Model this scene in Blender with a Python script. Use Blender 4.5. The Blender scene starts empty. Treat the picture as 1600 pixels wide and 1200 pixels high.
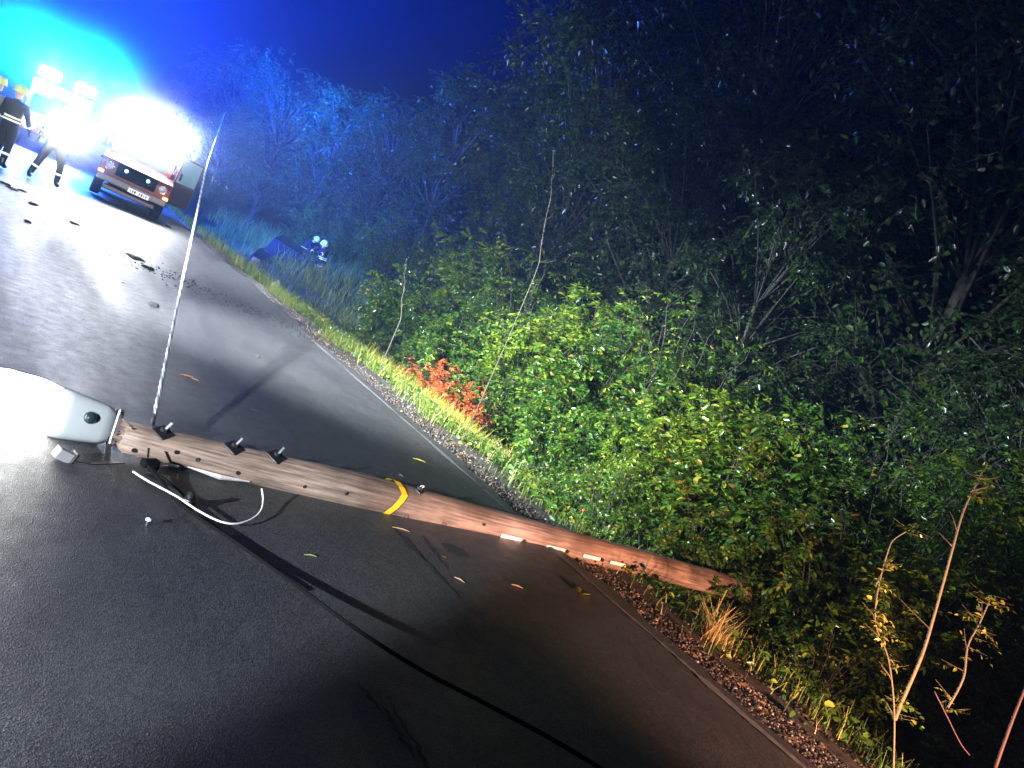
import bpy, bmesh, math, random
import numpy as np
from mathutils import Vector, Matrix
rad = math.radians
SC = bpy.context.scene
COL = SC.collection

# ------------------------------------------------------------------ camera
F_PX, ROLL, EYE = 1200.0, rad(24), 1.6
PITCH, YAW = math.atan(114 / F_PX), rad(36.65)
f = Vector((math.sin(YAW) * math.cos(PITCH), math.cos(YAW) * math.cos(PITCH), -math.sin(PITCH)))
r0 = Vector((math.cos(YAW), -math.sin(YAW), 0)); u0 = r0.cross(f)
cr = r0 * math.cos(ROLL) + u0 * math.sin(ROLL); cu = -r0 * math.sin(ROLL) + u0 * math.cos(ROLL)
cd = bpy.data.cameras.new('camera'); cam = bpy.data.objects.new('camera', cd); COL.objects.link(cam)
M4 = Matrix((cr, cu, -f)).transposed().to_4x4(); M4.translation = (0, 0, EYE); cam.matrix_world = M4
cd.sensor_width = 36; cd.lens = 27; cd.clip_start = .05; cd.clip_end = 2000
SC.camera = cam

def ray(px, py):
    return (f + cr * ((px - 800) / F_PX) - cu * ((py - 600) / F_PX))
def gp(px, py, z=0.0):
    d = ray(px, py); return Vector((0, 0, EYE)) + d * ((z - EYE) / d.z)
def gi(px, py, dz=0.0):      # where the picture ray meets the ground
    d = ray(px, py)
    for k in range(1, 4000):
        p = Vector((0, 0, EYE)) + d * (k * .012)
        if p.z < float(gh(p.x, p.y)): return p + Vector((0, 0, dz))
    return p
def dp(px, py, dist):
    d = ray(px, py); return Vector((0, 0, EYE)) + d * (dist / math.hypot(d.x, d.y))

# ------------------------------------------------------------------ world, exposure
W = bpy.data.worlds.new('World'); SC.world = W; W.use_nodes = True
nt = W.node_tree; bg = nt.nodes['Background']
sky = nt.nodes.new('ShaderNodeTexSky'); sky.sky_type = 'NISHITA'; sky.sun_disc = False
sky.sun_elevation = rad(-8); sky.sun_rotation = rad(200)
nt.links.new(sky.outputs[0], bg.inputs[0]); bg.inputs[1].default_value = 0.05
SC.view_settings.view_transform = 'Standard'; SC.view_settings.look = 'None'
SC.view_settings.exposure = 0; SC.view_settings.gamma = 1
SC.cycles.max_bounces = 4; SC.cycles.diffuse_bounces = 2; SC.cycles.glossy_bounces = 2
SC.cycles.transmission_bounces = 3; SC.cycles.volume_bounces = 0; SC.cycles.transparent_max_bounces = 4
SC.cycles.sample_clamp_indirect = 4; SC.cycles.sample_clamp_direct = 0

# ------------------------------------------------------------------ lamps
def lamp(kind, name, loc, energy, color, aim=None, radius=.05, angle=60, blend=.3):
    d = bpy.data.lights.new(name, kind); d.energy = energy; d.color = color
    d.shadow_soft_size = radius
    if kind == 'SPOT': d.spot_size = rad(angle); d.spot_blend = blend
    o = bpy.data.objects.new(name, d); COL.objects.link(o); o.location = loc
    if aim is not None:
        o.rotation_euler = (Vector(aim) - Vector(loc)).to_track_quat('-Z', 'Y').to_euler()
    return o
CAR = Vector((2.62, 19.9, 0)); CAR_RZ = rad(-6)     # off-road car: middle of its front, turn
VAN = Vector((1.15, 27.5, 0))
P_WORK, P_BEACON, P_HEAD, P_FALLEN, P_COOL, P_HIGH, P_WARM = 200, 8000, 500, 20, 32000, 38000, 8500
WHITE = (.86, .92, 1.0); BLUE = (.0, .075, 1.0)
for sx in (-.55, 0, .55):     # white work lights on the roof of the off-road car
    lamp('SPOT', 'work_light_lamp', CAR + .88 * Vector((sx, 1.22, 2.3)), P_WORK, WHITE, CAR + .88 * Vector((sx + .8, -8, .6)), .12, 150, .5)
for sx in (-.5, .5):          # blue beacons: an all-round part and strong spots added to colour the haze
    lamp('POINT', 'beacon_lamp', VAN + .88 * Vector((sx, .7, 2.95)), P_BEACON, BLUE, None, .12)
lamp('SPOT', 'added_blue_spot', VAN + .88 * Vector((-.5, .7, 2.6)), 1000000, BLUE, VAN + .88 * Vector((-6, 6, 6)), .12, 150, 1)
lamp('SPOT', 'added_blue_spot', VAN + .88 * Vector((.5, .7, 2.6)), 2300000, BLUE, VAN + .88 * Vector((2, 9, 8)), .12, 140, 1)
lamp('SPOT', 'added_blue_spot', CAR + .88 * Vector((.5, 2.4, 2.5)), 80000, BLUE, CAR + .88 * Vector((9, 13, 6.5)), .12, 90, 1)  # added blue spot for the trees behind; no beacon modelled on the car
for sx in (-.6, .6):          # headlights of the van
    lamp('SPOT', 'headlight_or_assumed_spot', VAN + .88 * Vector((sx, -.12, .85)), P_HEAD, WHITE, VAN + .88 * Vector((sx - .5, -14, .2)), .1, 110, .6)
# fallen street lamp still burning; assumed unseen spots behind the camera, no vehicles modelled (cool to the left, warm to the right)
lamp('POINT', 'street_lamp_lamp', (.30, 4.50, .22), P_FALLEN, (1.0, .97, .92), None, .09)
lamp('SPOT', 'headlight_or_assumed_spot', (-8.2, -3.4, 2.6), P_COOL, (.78, .9, 1.0), (-8.2 + 20 * math.cos(rad(63)), -3.4 + 20 * math.sin(rad(63)), -2.8), .05, 64, .12)  # assumed unseen cool spot, no headlight modelled; cone edge forms the road's shadow line
lamp('SPOT', 'added_side_spot', CAR + Vector((.3, .86, 2.0)), 15000, WHITE, (8.2, 7.5, 1.6), .08, 50, .8)  # added spot beside the car's work lights that side-lights the bushes
lamp('SPOT', 'bush_fill_spot', (-2.6, 9.0, 3.0), P_HIGH, (.82, .93, 1.0), (7.9, 8.3, .4), .22, 54, .95)  # added off-frame fill that lights the bushes from the left
lamp('SPOT', 'assumed_warm_spot', (3.9, -2.2, .62), P_WARM, (1.0, .5, .33), (4.9, 4.0, 0.35), .12, 48, 1)  # assumed unseen warm spot that tints the pole; no vehicle modelled

# ------------------------------------------------------------------ helpers
def node_mat(name):
    m = bpy.data.materials.new(name); m.use_nodes = True
    return m, m.node_tree, m.node_tree.nodes['Principled BSDF']
def mat(name, col, rough=.6, metal=0, emit=None, es=0, noise=None, bump=0, spec=.5, coat=0, var=.35):
    m, t, p = node_mat(name)
    p.inputs['Base Color'].default_value = (*col, 1); p.inputs['Roughness'].default_value = rough
    p.inputs['Metallic'].default_value = metal; p.inputs['Specular IOR Level'].default_value = spec
    p.inputs['Coat Weight'].default_value = coat
    if emit: p.inputs['Emission Color'].default_value = (*emit, 1); p.inputs['Emission Strength'].default_value = es
    if noise:
        tc = t.nodes.new('ShaderNodeTexCoord'); n = t.nodes.new('ShaderNodeTexNoise'); n.inputs['Scale'].default_value = noise
        n.inputs['Detail'].default_value = 6
        t.links.new(tc.outputs['Object'], n.inputs['Vector'])
        r = t.nodes.new('ShaderNodeMix'); r.data_type = 'RGBA'
        r.inputs[6].default_value = (*[c * (1 - var) for c in col], 1); r.inputs[7].default_value = (*[min(1, c * (1 + var)) for c in col], 1)
        t.links.new(n.outputs[0], r.inputs[0]); t.links.new(r.outputs[2], p.inputs['Base Color'])
        if bump:
            b = t.nodes.new('ShaderNodeBump'); b.inputs['Strength'].default_value = bump; b.inputs['Distance'].default_value = .01
            t.links.new(n.outputs[0], b.inputs['Height']); t.links.new(b.outputs[0], p.inputs['Normal'])
    return m

def link(name, me, m=None, parent=None, smooth=False):
    o = bpy.data.objects.new(name, me); COL.objects.link(o)
    for x in (m if isinstance(m, (list, tuple)) else [m]):
        if x: me.materials.append(x)
    if parent: o.parent = parent
    if smooth: me.polygons.foreach_set('use_smooth', [True] * len(me.polygons))
    return o
def tag(o, label=None, cat=None, group=None, kind=None):
    if label: o['label'] = label
    if cat: o['category'] = cat
    if group: o['group'] = group
    if kind: o['kind'] = kind
    return o
def thing(name, loc, label, cat, group=None, rz=0):
    o = bpy.data.objects.new(name, None); COL.objects.link(o); o.location = loc; o.rotation_euler = (0, 0, rz)
    o.empty_display_size = .1
    return tag(o, label, cat, group)

class MB:
    def __init__(s): s.v = []; s.f = []
    def add(s, V, Fs):
        n = len(s.v); s.v += [tuple(v) for v in V]; s.f += [tuple(i + n for i in q) for q in Fs]; return s
    def box(s, c, d, rot=None):
        x, y, z = [k / 2 for k in d]
        V = [Vector(p) for p in ((-x, -y, -z), (x, -y, -z), (x, y, -z), (-x, y, -z), (-x, -y, z), (x, -y, z), (x, y, z), (-x, y, z))]
        if rot: V = [rot @ p for p in V]
        return s.add([p + Vector(c) for p in V], [(3, 2, 1, 0), (4, 5, 6, 7), (0, 1, 5, 4), (1, 2, 6, 5), (2, 3, 7, 6), (3, 0, 4, 7)])
    def tube(s, pts, r, n=8, cap=True):
        pts = [Vector(p) for p in pts]; rs = r if isinstance(r, (list, tuple)) else [r] * len(pts)
        V = []; up = None
        for i, p in enumerate(pts):
            d = (pts[min(i + 1, len(pts) - 1)] - pts[max(i - 1, 0)]).normalized()
            if up is None: up = Vector((0, 0, 1)) if abs(d.z) < .9 else Vector((1, 0, 0))
            a = d.cross(up).normalized(); b = a.cross(d); up = b
            V += [p + (a * math.cos(2 * math.pi * k / n) + b * math.sin(2 * math.pi * k / n)) * rs[i] for k in range(n)]
        Fs = [(i * n + k, i * n + (k + 1) % n, (i + 1) * n + (k + 1) % n, (i + 1) * n + k) for i in range(len(pts) - 1) for k in range(n)]
        if cap: Fs += [tuple(range(n))[::-1], tuple((len(pts) - 1) * n + k for k in range(n))]
        return s.add(V, Fs)
    def lathe(s, prof, n=20, axis='Z', c=(0, 0, 0)):
        V = []
        for (r, h) in prof:
            for k in range(n):
                a = 2 * math.pi * k / n; x, y = r * math.cos(a), r * math.sin(a)
                p = (x, y, h) if axis == 'Z' else ((x, h, y) if axis == 'Y' else (h, x, y))
                V.append(Vector(p) + Vector(c))
        Fs = [(i * n + k, i * n + (k + 1) % n, (i + 1) * n + (k + 1) % n, (i + 1) * n + k) for i in range(len(prof) - 1) for k in range(n)]
        Fs += [tuple(range(n))[::-1], tuple((len(prof) - 1) * n + k for k in range(n))]
        return s.add(V, Fs)
    def prism(s, poly, x0, x1, axis='X'):     # polygon in (y, z) stretched along x
        n = len(poly)
        if axis == 'X': V = [(x0, a, b) for a, b in poly] + [(x1, a, b) for a, b in poly]
        else: V = [(a, x0, b) for a, b in poly] + [(a, x1, b) for a, b in poly]
        return s.add(V, [tuple(range(n))[::-1], tuple(range(n, 2 * n))] + [(i, (i + 1) % n, n + (i + 1) % n, n + i) for i in range(n)])
    def build(s, name, m, parent=None, bevel=0, smooth=False, seg=2):
        me = bpy.data.meshes.new(name); me.from_pydata(s.v, [], s.f); me.update()
        bm = bmesh.new(); bm.from_mesh(me); bmesh.ops.recalc_face_normals(bm, faces=bm.faces); bm.to_mesh(me); bm.free()
        o = link(name, me, m, parent, smooth)
        if bevel:
            b = o.modifiers.new('bevel', 'BEVEL'); b.width = bevel; b.segments = seg; b.limit_method = 'ANGLE'
        return o

def np_mesh(name, V, F4=None, F3=None):
    me = bpy.data.meshes.new(name); V = np.asarray(V, dtype=np.float32)
    F4 = np.zeros((0, 4), int) if F4 is None else F4; F3 = np.zeros((0, 3), int) if F3 is None else F3
    me.vertices.add(len(V)); me.vertices.foreach_set('co', V.ravel())
    nl = F4.size + F3.size; me.loops.add(nl); me.loops.foreach_set('vertex_index', np.concatenate([F4.ravel(), F3.ravel()]).astype(np.int32))
    me.polygons.add(len(F4) + len(F3))
    st = np.concatenate([np.arange(len(F4)) * 4, F4.size + np.arange(len(F3)) * 3]).astype(np.int32)
    me.polygons.foreach_set('loop_start', st)
    me.update(calc_edges=True); me.validate(); return me

# ------------------------------------------------------------------ materials
def leaf_mat(name, cols, rough=.3, trans=.32):
    m, t, p = node_mat(name)
    g = t.nodes.new('ShaderNodeNewGeometry'); cr_ = t.nodes.new('ShaderNodeValToRGB')
    e = cr_.color_ramp.elements
    while len(e) < len(cols): e.new(.5)
    for i, (pos, c) in enumerate(cols): e[i].position = pos; e[i].color = (*c, 1)
    t.links.new(g.outputs['Random Per Island'], cr_.inputs[0]); t.links.new(cr_.outputs[0], p.inputs['Base Color'])
    p.inputs['Roughness'].default_value = rough; p.inputs['Specular IOR Level'].default_value = .55
    tr = t.nodes.new('ShaderNodeBsdfTranslucent'); mx = t.nodes.new('ShaderNodeMixShader'); mx.inputs[0].default_value = trans
    t.links.new(cr_.outputs[0], tr.inputs[0]); t.links.new(p.outputs[0], mx.inputs[1]); t.links.new(tr.outputs[0], mx.inputs[2])
    t.links.new(mx.outputs[0], t.nodes['Material Output'].inputs[0]); return m
LEAF = leaf_mat('leaf_green', [(0, (.02, .06, .012)), (.5, (.05, .13, .016)), (.85, (.09, .18, .02)), (.95, (.22, .26, .02)), (.985, (.30, .28, .03)), (1, (.30, .15, .03))])
LEAF2 = leaf_mat('leaf_fresh', [(0, (.04, .10, .012)), (.5, (.12, .21, .02)), (.85, (.20, .29, .02)), (.97, (.30, .32, .03)), (1, (.35, .25, .04))])
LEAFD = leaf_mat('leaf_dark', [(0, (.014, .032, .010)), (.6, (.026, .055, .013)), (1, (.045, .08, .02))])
LEAFR = leaf_mat('leaf_red', [(0, (.4, .06, .02)), (.5, (.6, .12, .035)), (.85, (.65, .22, .04)), (1, (.4, .25, .04))], .5)
LEAFY = leaf_mat('leaf_yellow', [(0, (.16, .2, .02)), (.5, (.3, .3, .03)), (1, (.45, .36, .05))], .5)
LEAFB = leaf_mat('leaf_brown', [(0, (.12, .07, .04)), (.5, (.2, .12, .06)), (1, (.28, .16, .1))], .6)
GRASS = leaf_mat('grass_blades', [(0, (.04, .10, .015)), (.4, (.09, .17, .02)), (.7, (.22, .26, .03)), (1, (.38, .34, .10))], .5)
STRAW = leaf_mat('dry_straw', [(0, (.3, .2, .06)), (1, (.5, .36, .12))], .6)
BARK = mat('bark', (.028, .024, .018), .8, noise=18, bump=.6)
BARKL = mat('pale_bark', (.13, .105, .055), .7, noise=25, bump=.5)
BLACK = mat('black_rubber', (.006, .006, .006), 1.0, spec=.02)
METAL = mat('galvanised_metal', (.4, .4, .42), .35, 1, noise=30)
DMETAL = mat('dark_steel', (.05, .045, .045), .4, .8, noise=40, bump=.3)
CHROME = mat('chrome', (.7, .7, .7), .15, 1)
GLASS = mat('dark_glass', (.02, .03, .04), .06, spec=.9)
REDP = mat('red_paint', (.08, .007, .01), .28, coat=.6, noise=3, var=.12)
DARKP = mat('dark_paint', (.01, .012, .018), .35, coat=.2)
WHITEP = mat('white_paint', (.7, .7, .7), .35)
LENSW = mat('white_lens', (.9, .9, .9), .3, emit=(.93, .97, 1), es=14)
LENSB = mat('blue_lens', (.1, .3, .9), .3, emit=(.06, .4, 1), es=700)
LENSA = mat('amber_lens', (.9, .4, .1), .3, emit=(1, .28, .08), es=5)
LENSG = mat('strobe_lens', (.6, .8, .8), .3, emit=(.45, 1, .95), es=2.2)
HLENS = mat('headlamp_glass', (.35, .38, .45), .12, .4, spec=.8)
TURN = mat('turnout_cloth', (.005, .006, .012), .85, noise=15, bump=.3)
BAND = mat('reflective_tape_glow', (.85, .85, .6), .4, emit=(1, .75, .5), es=.25)  # warm emission stands in for light thrown back by the tape
SKIN = mat('skin', (.5, .3, .22), .5)
HELM = mat('helmet_yellow', (.7, .75, .25), .3, coat=.4)
BOOT = mat('boot_leather', (.012, .012, .014), .4)

def wood_mat():
    m, t, p = node_mat('weathered_wood'); N = t.nodes.new; L = t.links.new
    tc = N('ShaderNodeTexCoord'); mp = N('ShaderNodeMapping'); mp.inputs['Scale'].default_value = (1.2, 26, 26); L(tc.outputs['Object'], mp.inputs[0])
    n = N('ShaderNodeTexNoise'); n.inputs['Scale'].default_value = 2.2; n.inputs['Detail'].default_value = 9; n.inputs['Roughness'].default_value = .65; L(mp.outputs[0], n.inputs[0])
    n2 = N('ShaderNodeTexNoise'); n2.inputs['Scale'].default_value = 3.0; n2.inputs['Detail'].default_value = 5; L(tc.outputs['Object'], n2.inputs[0])
    cr_ = N('ShaderNodeValToRGB'); e = cr_.color_ramp.elements
    e[0].position = .28; e[0].color = (.035, .025, .02, 1); e[1].position = .70; e[1].color = (.36, .235, .175, 1)
    L(n.outputs[0], cr_.inputs[0])
    cr2 = N('ShaderNodeValToRGB'); e = cr2.color_ramp.elements; e[0].position = .35; e[0].color = (.5, .48, .45, 1); e[1].position = .65; e[1].color = (1, 1, 1, 1)
    L(n2.outputs[0], cr2.inputs[0])
    mx = N('ShaderNodeMix'); mx.data_type = 'RGBA'; mx.blend_type = 'MULTIPLY'; mx.inputs[0].default_value = 1
    L(cr_.outputs[0], mx.inputs[6]); L(cr2.outputs[0], mx.inputs[7]); L(mx.outputs[2], p.inputs['Base Color'])
    b = N('ShaderNodeBump'); b.inputs['Strength'].default_value = .8; b.inputs['Distance'].default_value = .006; L(n.outputs[0], b.inputs['Height']); L(b.outputs[0], p.inputs['Normal'])
    p.inputs['Roughness'].default_value = .62; return m
WOOD = wood_mat()

def asphalt_mat():
    m, t, p = node_mat('wet_asphalt'); N = t.nodes.new; L = t.links.new
    tc = N('ShaderNodeTexCoord')
    def noise(s, d=4, r=.6):
        n = N('ShaderNodeTexNoise'); n.inputs['Scale'].default_value = s; n.inputs['Detail'].default_value = d; n.inputs['Roughness'].default_value = r
        L(tc.outputs['Object'], n.inputs[0]); return n.outputs[0]
    v = N('ShaderNodeTexVoronoi'); v.inputs['Scale'].default_value = 170; L(tc.outputs['Object'], v.inputs[0])
    fine, mid, big = noise(240, 3), noise(9), noise(.7, 5)
    mp = N('ShaderNodeMapping'); mp.inputs['Scale'].default_value = (1.6, .12, 1); L(tc.outputs['Object'], mp.inputs[0])
    st = N('ShaderNodeTexNoise'); st.inputs['Scale'].default_value = 1.3; st.inputs['Detail'].default_value = 4; L(mp.outputs[0], st.inputs[0])
    cr_ = N('ShaderNodeValToRGB'); e = cr_.color_ramp.elements
    e[0].position = .3; e[0].color = (.018, .018, .019, 1); e[1].position = .85; e[1].color = (.075, .072, .07, 1)
    L(v.outputs['Color'], cr_.inputs[0])
    c2 = N('ShaderNodeValToRGB'); e = c2.color_ramp.elements; e[0].position = .38; e[0].color = (.75, .75, .77, 1); e[1].position = .62; e[1].color = (1.1, 1.1, 1.1, 1)
    L(big, c2.inputs[0])
    mx = N('ShaderNodeMix'); mx.data_type = 'RGBA'; mx.blend_type = 'MULTIPLY'; mx.inputs[0].default_value = 1
    L(cr_.outputs[0], mx.inputs[6]); L(c2.outputs[0], mx.inputs[7]); L(mx.outputs[2], p.inputs['Base Color'])
    r = N('ShaderNodeMapRange'); r.inputs[1].default_value = .35; r.inputs[2].default_value = .65; r.inputs[3].default_value = .38; r.inputs[4].default_value = .62
    ad = N('ShaderNodeMath'); ad.operation = 'ADD'; L(st.outputs[0], ad.inputs[0]); L(mid, ad.inputs[1])
    hf = N('ShaderNodeMath'); hf.operation = 'MULTIPLY'; hf.inputs[1].default_value = .5; L(ad.outputs[0], hf.inputs[0]); L(hf.outputs[0], r.inputs[0])
    L(r.outputs[0], p.inputs['Roughness'])
    h = N('ShaderNodeMath'); h.operation = 'MULTIPLY_ADD'; h.inputs[1].default_value = .6; L(fine, h.inputs[0]); L(v.outputs['Distance'], h.inputs[2])
    b = N('ShaderNodeBump'); b.inputs['Strength'].default_value = 1.0; b.inputs['Distance'].default_value = .0022; L(h.outputs[0], b.inputs['Height']); L(b.outputs[0], p.inputs['Normal'])
    p.inputs['Specular IOR Level'].default_value = .5; return m
ASPH = asphalt_mat()
SOIL = mat('verge_soil', (.045, .036, .028), .8, noise=12, bump=1.0, var=.6)
LINEM = mat('worn_edge_line', (.11, .108, .10), .6, noise=14, var=.6, bump=.5)
GRAVELM = leaf_mat('verge_gravel', [(0, (.02, .018, .015)), (.6, (.06, .05, .042)), (.93, (.12, .10, .085)), (1, (.35, .3, .26))], .5, .0)

# ------------------------------------------------------------------ ground, road
def gh(x, y):
    """ground height"""
    x = np.asarray(x, float); y = np.asarray(y, float)
    deep = .45 + .45 * np.clip((y - 12) / 12, 0, 1)
    d = np.interp(x, [-400, -12, -4.2, -3.4, 4.2, 4.9, 5.9, 7.0, 8.6, 14, 400], [0, 0, -.3, -.03, -.02, -.10, -.8, -1, -.25, .3, .6])
    n = .04 * np.sin(x * 3.1 + y * 1.3) + .03 * np.sin(x * 1.7 - y * 2.9)
    out = np.where((x > 4.2), np.where(d < -.2, d * deep, np.where(x > 8.6, d, d)), d)
    return out + n * np.clip((np.abs(x - .4) - 4.3), 0, 1)
def grid_mesh(xs, ys, hf):
    X, Y = np.meshgrid(xs, ys); Z = hf(X, Y); V = np.stack([X, Y, Z], -1).reshape(-1, 3)
    nx, ny = len(xs), len(ys); i, j = np.meshgrid(np.arange(nx - 1), np.arange(ny - 1)); a = (j * nx + i).ravel()
    return np_mesh('grid', V, np.stack([a, a + 1, a + nx + 1, a + nx], 1))
xs = np.concatenate([[-400, -150, -60, -30, -15, -8, -5, -4.2, -3.8, -3.4, 0, 3.5], np.arange(4.0, 12, .15), [12.5, 14, 18, 30, 60, 150, 400]])
ys = np.concatenate([[-400, -150, -60, -25, -10], np.arange(-6, 40, .3), [42, 46, 55, 80, 150, 400]])
g = link('ground', grid_mesh(xs, ys, lambda X, Y: gh(X, Y) - .012), SOIL, smooth=True); tag(g, kind='structure')
edge_n = lambda y: .03 * np.sin(y * 2.3) + .02 * np.sin(y * 7.1 + 1) + .012 * np.sin(y * 19.0)
yr = np.concatenate([[-300, -60, -20, -8], np.arange(-5, 30, .1), [32, 36, 45, 80, 300]])
xr = np.array([-3.6, -2, 0, 2, 3.6, 4.0, 4.28])
X, Y = np.meshgrid(xr, yr); X = X + np.where(X > 4.2, edge_n(Y), 0)
Z = .004 + 0 * X; Z[:, -1] = -.004
V = np.stack([X, Y, Z], -1).reshape(-1, 3); nx = len(xr)
i, j = np.meshgrid(np.arange(nx - 1), np.arange(len(yr) - 1)); a = (j * nx + i).ravel()
tag(link('road', np_mesh('road', V, np.stack([a, a + 1, a + nx + 1, a + nx], 1)), ASPH, smooth=True), kind='structure')
# worn pale edge line
rng = np.random.default_rng(3)
yl = np.arange(-3, 40, .05); wl = .020 + .008 * np.sin(yl * 3.3) + rng.normal(0, .006, len(yl))
V = np.concatenate([np.stack([4.115 - wl + .006 * np.sin(yl * 5), yl, yl * 0 + .0082], 1), np.stack([4.115 + wl, yl, yl * 0 + .0082], 1)])
n = len(yl); k = np.arange(n - 1)
tag(link('road_edge_line', np_mesh('line', V, np.stack([k, k + n, k + n + 1, k + 1], 1)), LINEM), kind='structure')

# ------------------------------------------------------------------ foliage
def nrm(a): return a / np.maximum(np.linalg.norm(a, axis=1, keepdims=True), 1e-9)
def leaf_geo(P, D, Nn, L, Wd, curl=.15):
    D = nrm(D); S = nrm(np.cross(D, Nn)); Nn = np.cross(S, D); L = L[:, None]; Wd = Wd[:, None]
    v = [P, P + .3 * L * D + .5 * Wd * S + .12 * Wd * Nn, P + .68 * L * D + .42 * Wd * S + .1 * Wd * Nn - curl * .4 * L * Nn,
         P + L * D - curl * L * Nn, P + .68 * L * D - .42 * Wd * S + .1 * Wd * Nn - curl * .4 * L * Nn, P + .3 * L * D - .5 * Wd * S + .12 * Wd * Nn]
    V = np.stack(v, 1).reshape(-1, 3); b = np.arange(len(P))[:, None] * 6
    return V, np.concatenate([b + np.array([[0, 1, 2, 3]]), b + np.array([[0, 3, 4, 5]])])
def twig_leaves(rng, S, D, Ln, n, ll, droop=.25, asp=.5, spread=.9):
    """leaves set alternately along twigs"""
    T = len(S); s = np.linspace(.12, 1, n)[None, :, None]
    D = nrm(D); P = S[:, None] + D[:, None] * Ln[:, None, None] * s; P[:, :, 2] -= (droop * Ln[:, None] * s[:, :, 0] ** 2)
    side = nrm(np.cross(D, np.array([[0, 0, 1.]]) + rng.normal(0, .25, (T, 3))))
    sg = np.where(np.arange(n) % 2 == 0, 1, -1)[None, :, None]
    LD = D[:, None] * .55 + side[:, None] * sg * spread + rng.normal(0, .25, (T, n, 3)); LD[:, -1] = D + rng.normal(0, .2, (T, 3)); LD[:, :, 2] -= .25
    Nn = np.array([0, 0, 1.]) + rng.normal(0, .45, (T, n, 3))
    sz = ll * rng.uniform(.65, 1.15, (T, n)) * (1 - .35 * s[:, :, 0])
    P = P.reshape(-1, 3); keep = rng.random(len(P)) > .08
    return leaf_geo(P[keep], LD.reshape(-1, 3)[keep], Nn.reshape(-1, 3)[keep], sz.ravel()[keep], sz.ravel()[keep] * asp)
def sticks(S, Eo, r0_, r1_):
    D = nrm(Eo - S); A = nrm(np.cross(D, np.array([[.3, .2, 1.]]))); B = np.cross(D, A); V = []
    for (P, r) in ((S, r0_), (Eo, r1_)):
        for a in (0, 2.094, 4.189):
            V.append(P + (A * math.cos(a) + B * math.sin(a)) * np.asarray(r).reshape(-1, 1))
    V = np.stack(V, 1).reshape(-1, 3); b = np.arange(len(S))[:, None] * 6
    return V, np.concatenate([b + np.array([[0, 1, 4, 3]]), b + np.array([[1, 2, 5, 4]]), b + np.array([[2, 0, 3, 5]])])
def join_geo(parts):
    V = []; Fq = []; n = 0
    for v, q in parts: V.append(v); Fq.append(q + n); n += len(v)
    return np.concatenate(V), np.concatenate(Fq)

def make_bush(name, seed, h, w, stems, side_n, nleaf, ll, leaf_m, bark_m=BARK, asp=.5, lean=.35, low=.05, sub=2):
    rng = np.random.default_rng(seed); root = bpy.data.objects.new(name, None); COL.objects.link(root)
    St, Sd, Sl, segs = [], [], [], []
    for k in range(stems):
        a = rng.uniform(0, 2 * math.pi); rr = w * .5 * math.sqrt(rng.random()); H = h * rng.uniform(.55, 1.0) * (1 - .35 * (rr / (w * .5)) ** 2)
        base = np.array([math.cos(a) * rr * .35, math.sin(a) * rr * .35, 0]); tip = np.array([math.cos(a) * rr, math.sin(a) * rr, H])
        tt = np.linspace(0, 1, 8)[:, None]; bow = np.array([math.cos(a), math.sin(a), 0]) * lean * H * .3
        pts = base + (tip - base) * tt + bow * (tt ** 2 - tt ** 4 * .5) + rng.normal(0, .02 * h, (8, 3)) * tt
        pts[:, 2] = H * (1 - (1 - tt[:, 0]) ** 1.3)
        for q in range(7): segs.append((pts[q], pts[q + 1], .014 * h / 2 * (1 - q / 8) + .002, .014 * h / 2 * (1 - (q + 1) / 8) + .002))
        for q in range(side_n):
            s = low + (1 - low) * (q + rng.random()) / side_n; i0 = min(6, int(s * 7)); fr = s * 7 - i0
            P = pts[i0] * (1 - fr) + pts[i0 + 1] * fr; aa = rng.uniform(0, 2 * math.pi)
            d = np.array([math.cos(aa) + .5 * math.cos(a), math.sin(aa) + .5 * math.sin(a), rng.uniform(-.1, .8)]); d /= np.linalg.norm(d)
            L = h * rng.uniform(.12, .26) * (1.1 - .5 * s)
            St.append(P); Sd.append(d); Sl.append(L)
            for _ in range(sub):
                s2 = rng.uniform(.25, .9); d2 = d + rng.normal(0, .6, 3); d2 /= np.linalg.norm(d2)
                St.append(P + d * L * s2); Sd.append(d2); Sl.append(L * rng.uniform(.5, .8))
    St, Sd, Sl = np.array(St), np.array(Sd), np.array(Sl)
    fld = np.sin(St[:, 0] * 5.1 + seed) + np.sin(St[:, 1] * 5.7 + seed * 2) + np.sin(St[:, 2] * 4.9 + St[:, 0] * 2 + seed * 3) + rng.normal(0, .25, len(St))
    kp = fld > -.75; St, Sd, Sl = St[kp], Sd[kp], Sl[kp]
    V, Q = twig_leaves(rng, St, Sd, Sl, nleaf, ll, asp=asp)
    V[:, 2] = np.maximum(V[:, 2], .01)
    link('foliage', np_mesh('foliage', V, Q), leaf_m, root)
    sg = sticks(np.array([s[0] for s in segs]), np.array([s[1] for s in segs]), [s[2] for s in segs], [s[3] for s in segs])
    tw = sticks(St, St + Sd * Sl[:, None] * .9, .003 + 0 * Sl, .0015 + 0 * Sl)
    V, Q = join_geo([sg, tw]); link('stems', np_mesh('stems', V, Q), bark_m, root)
    return root

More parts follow.
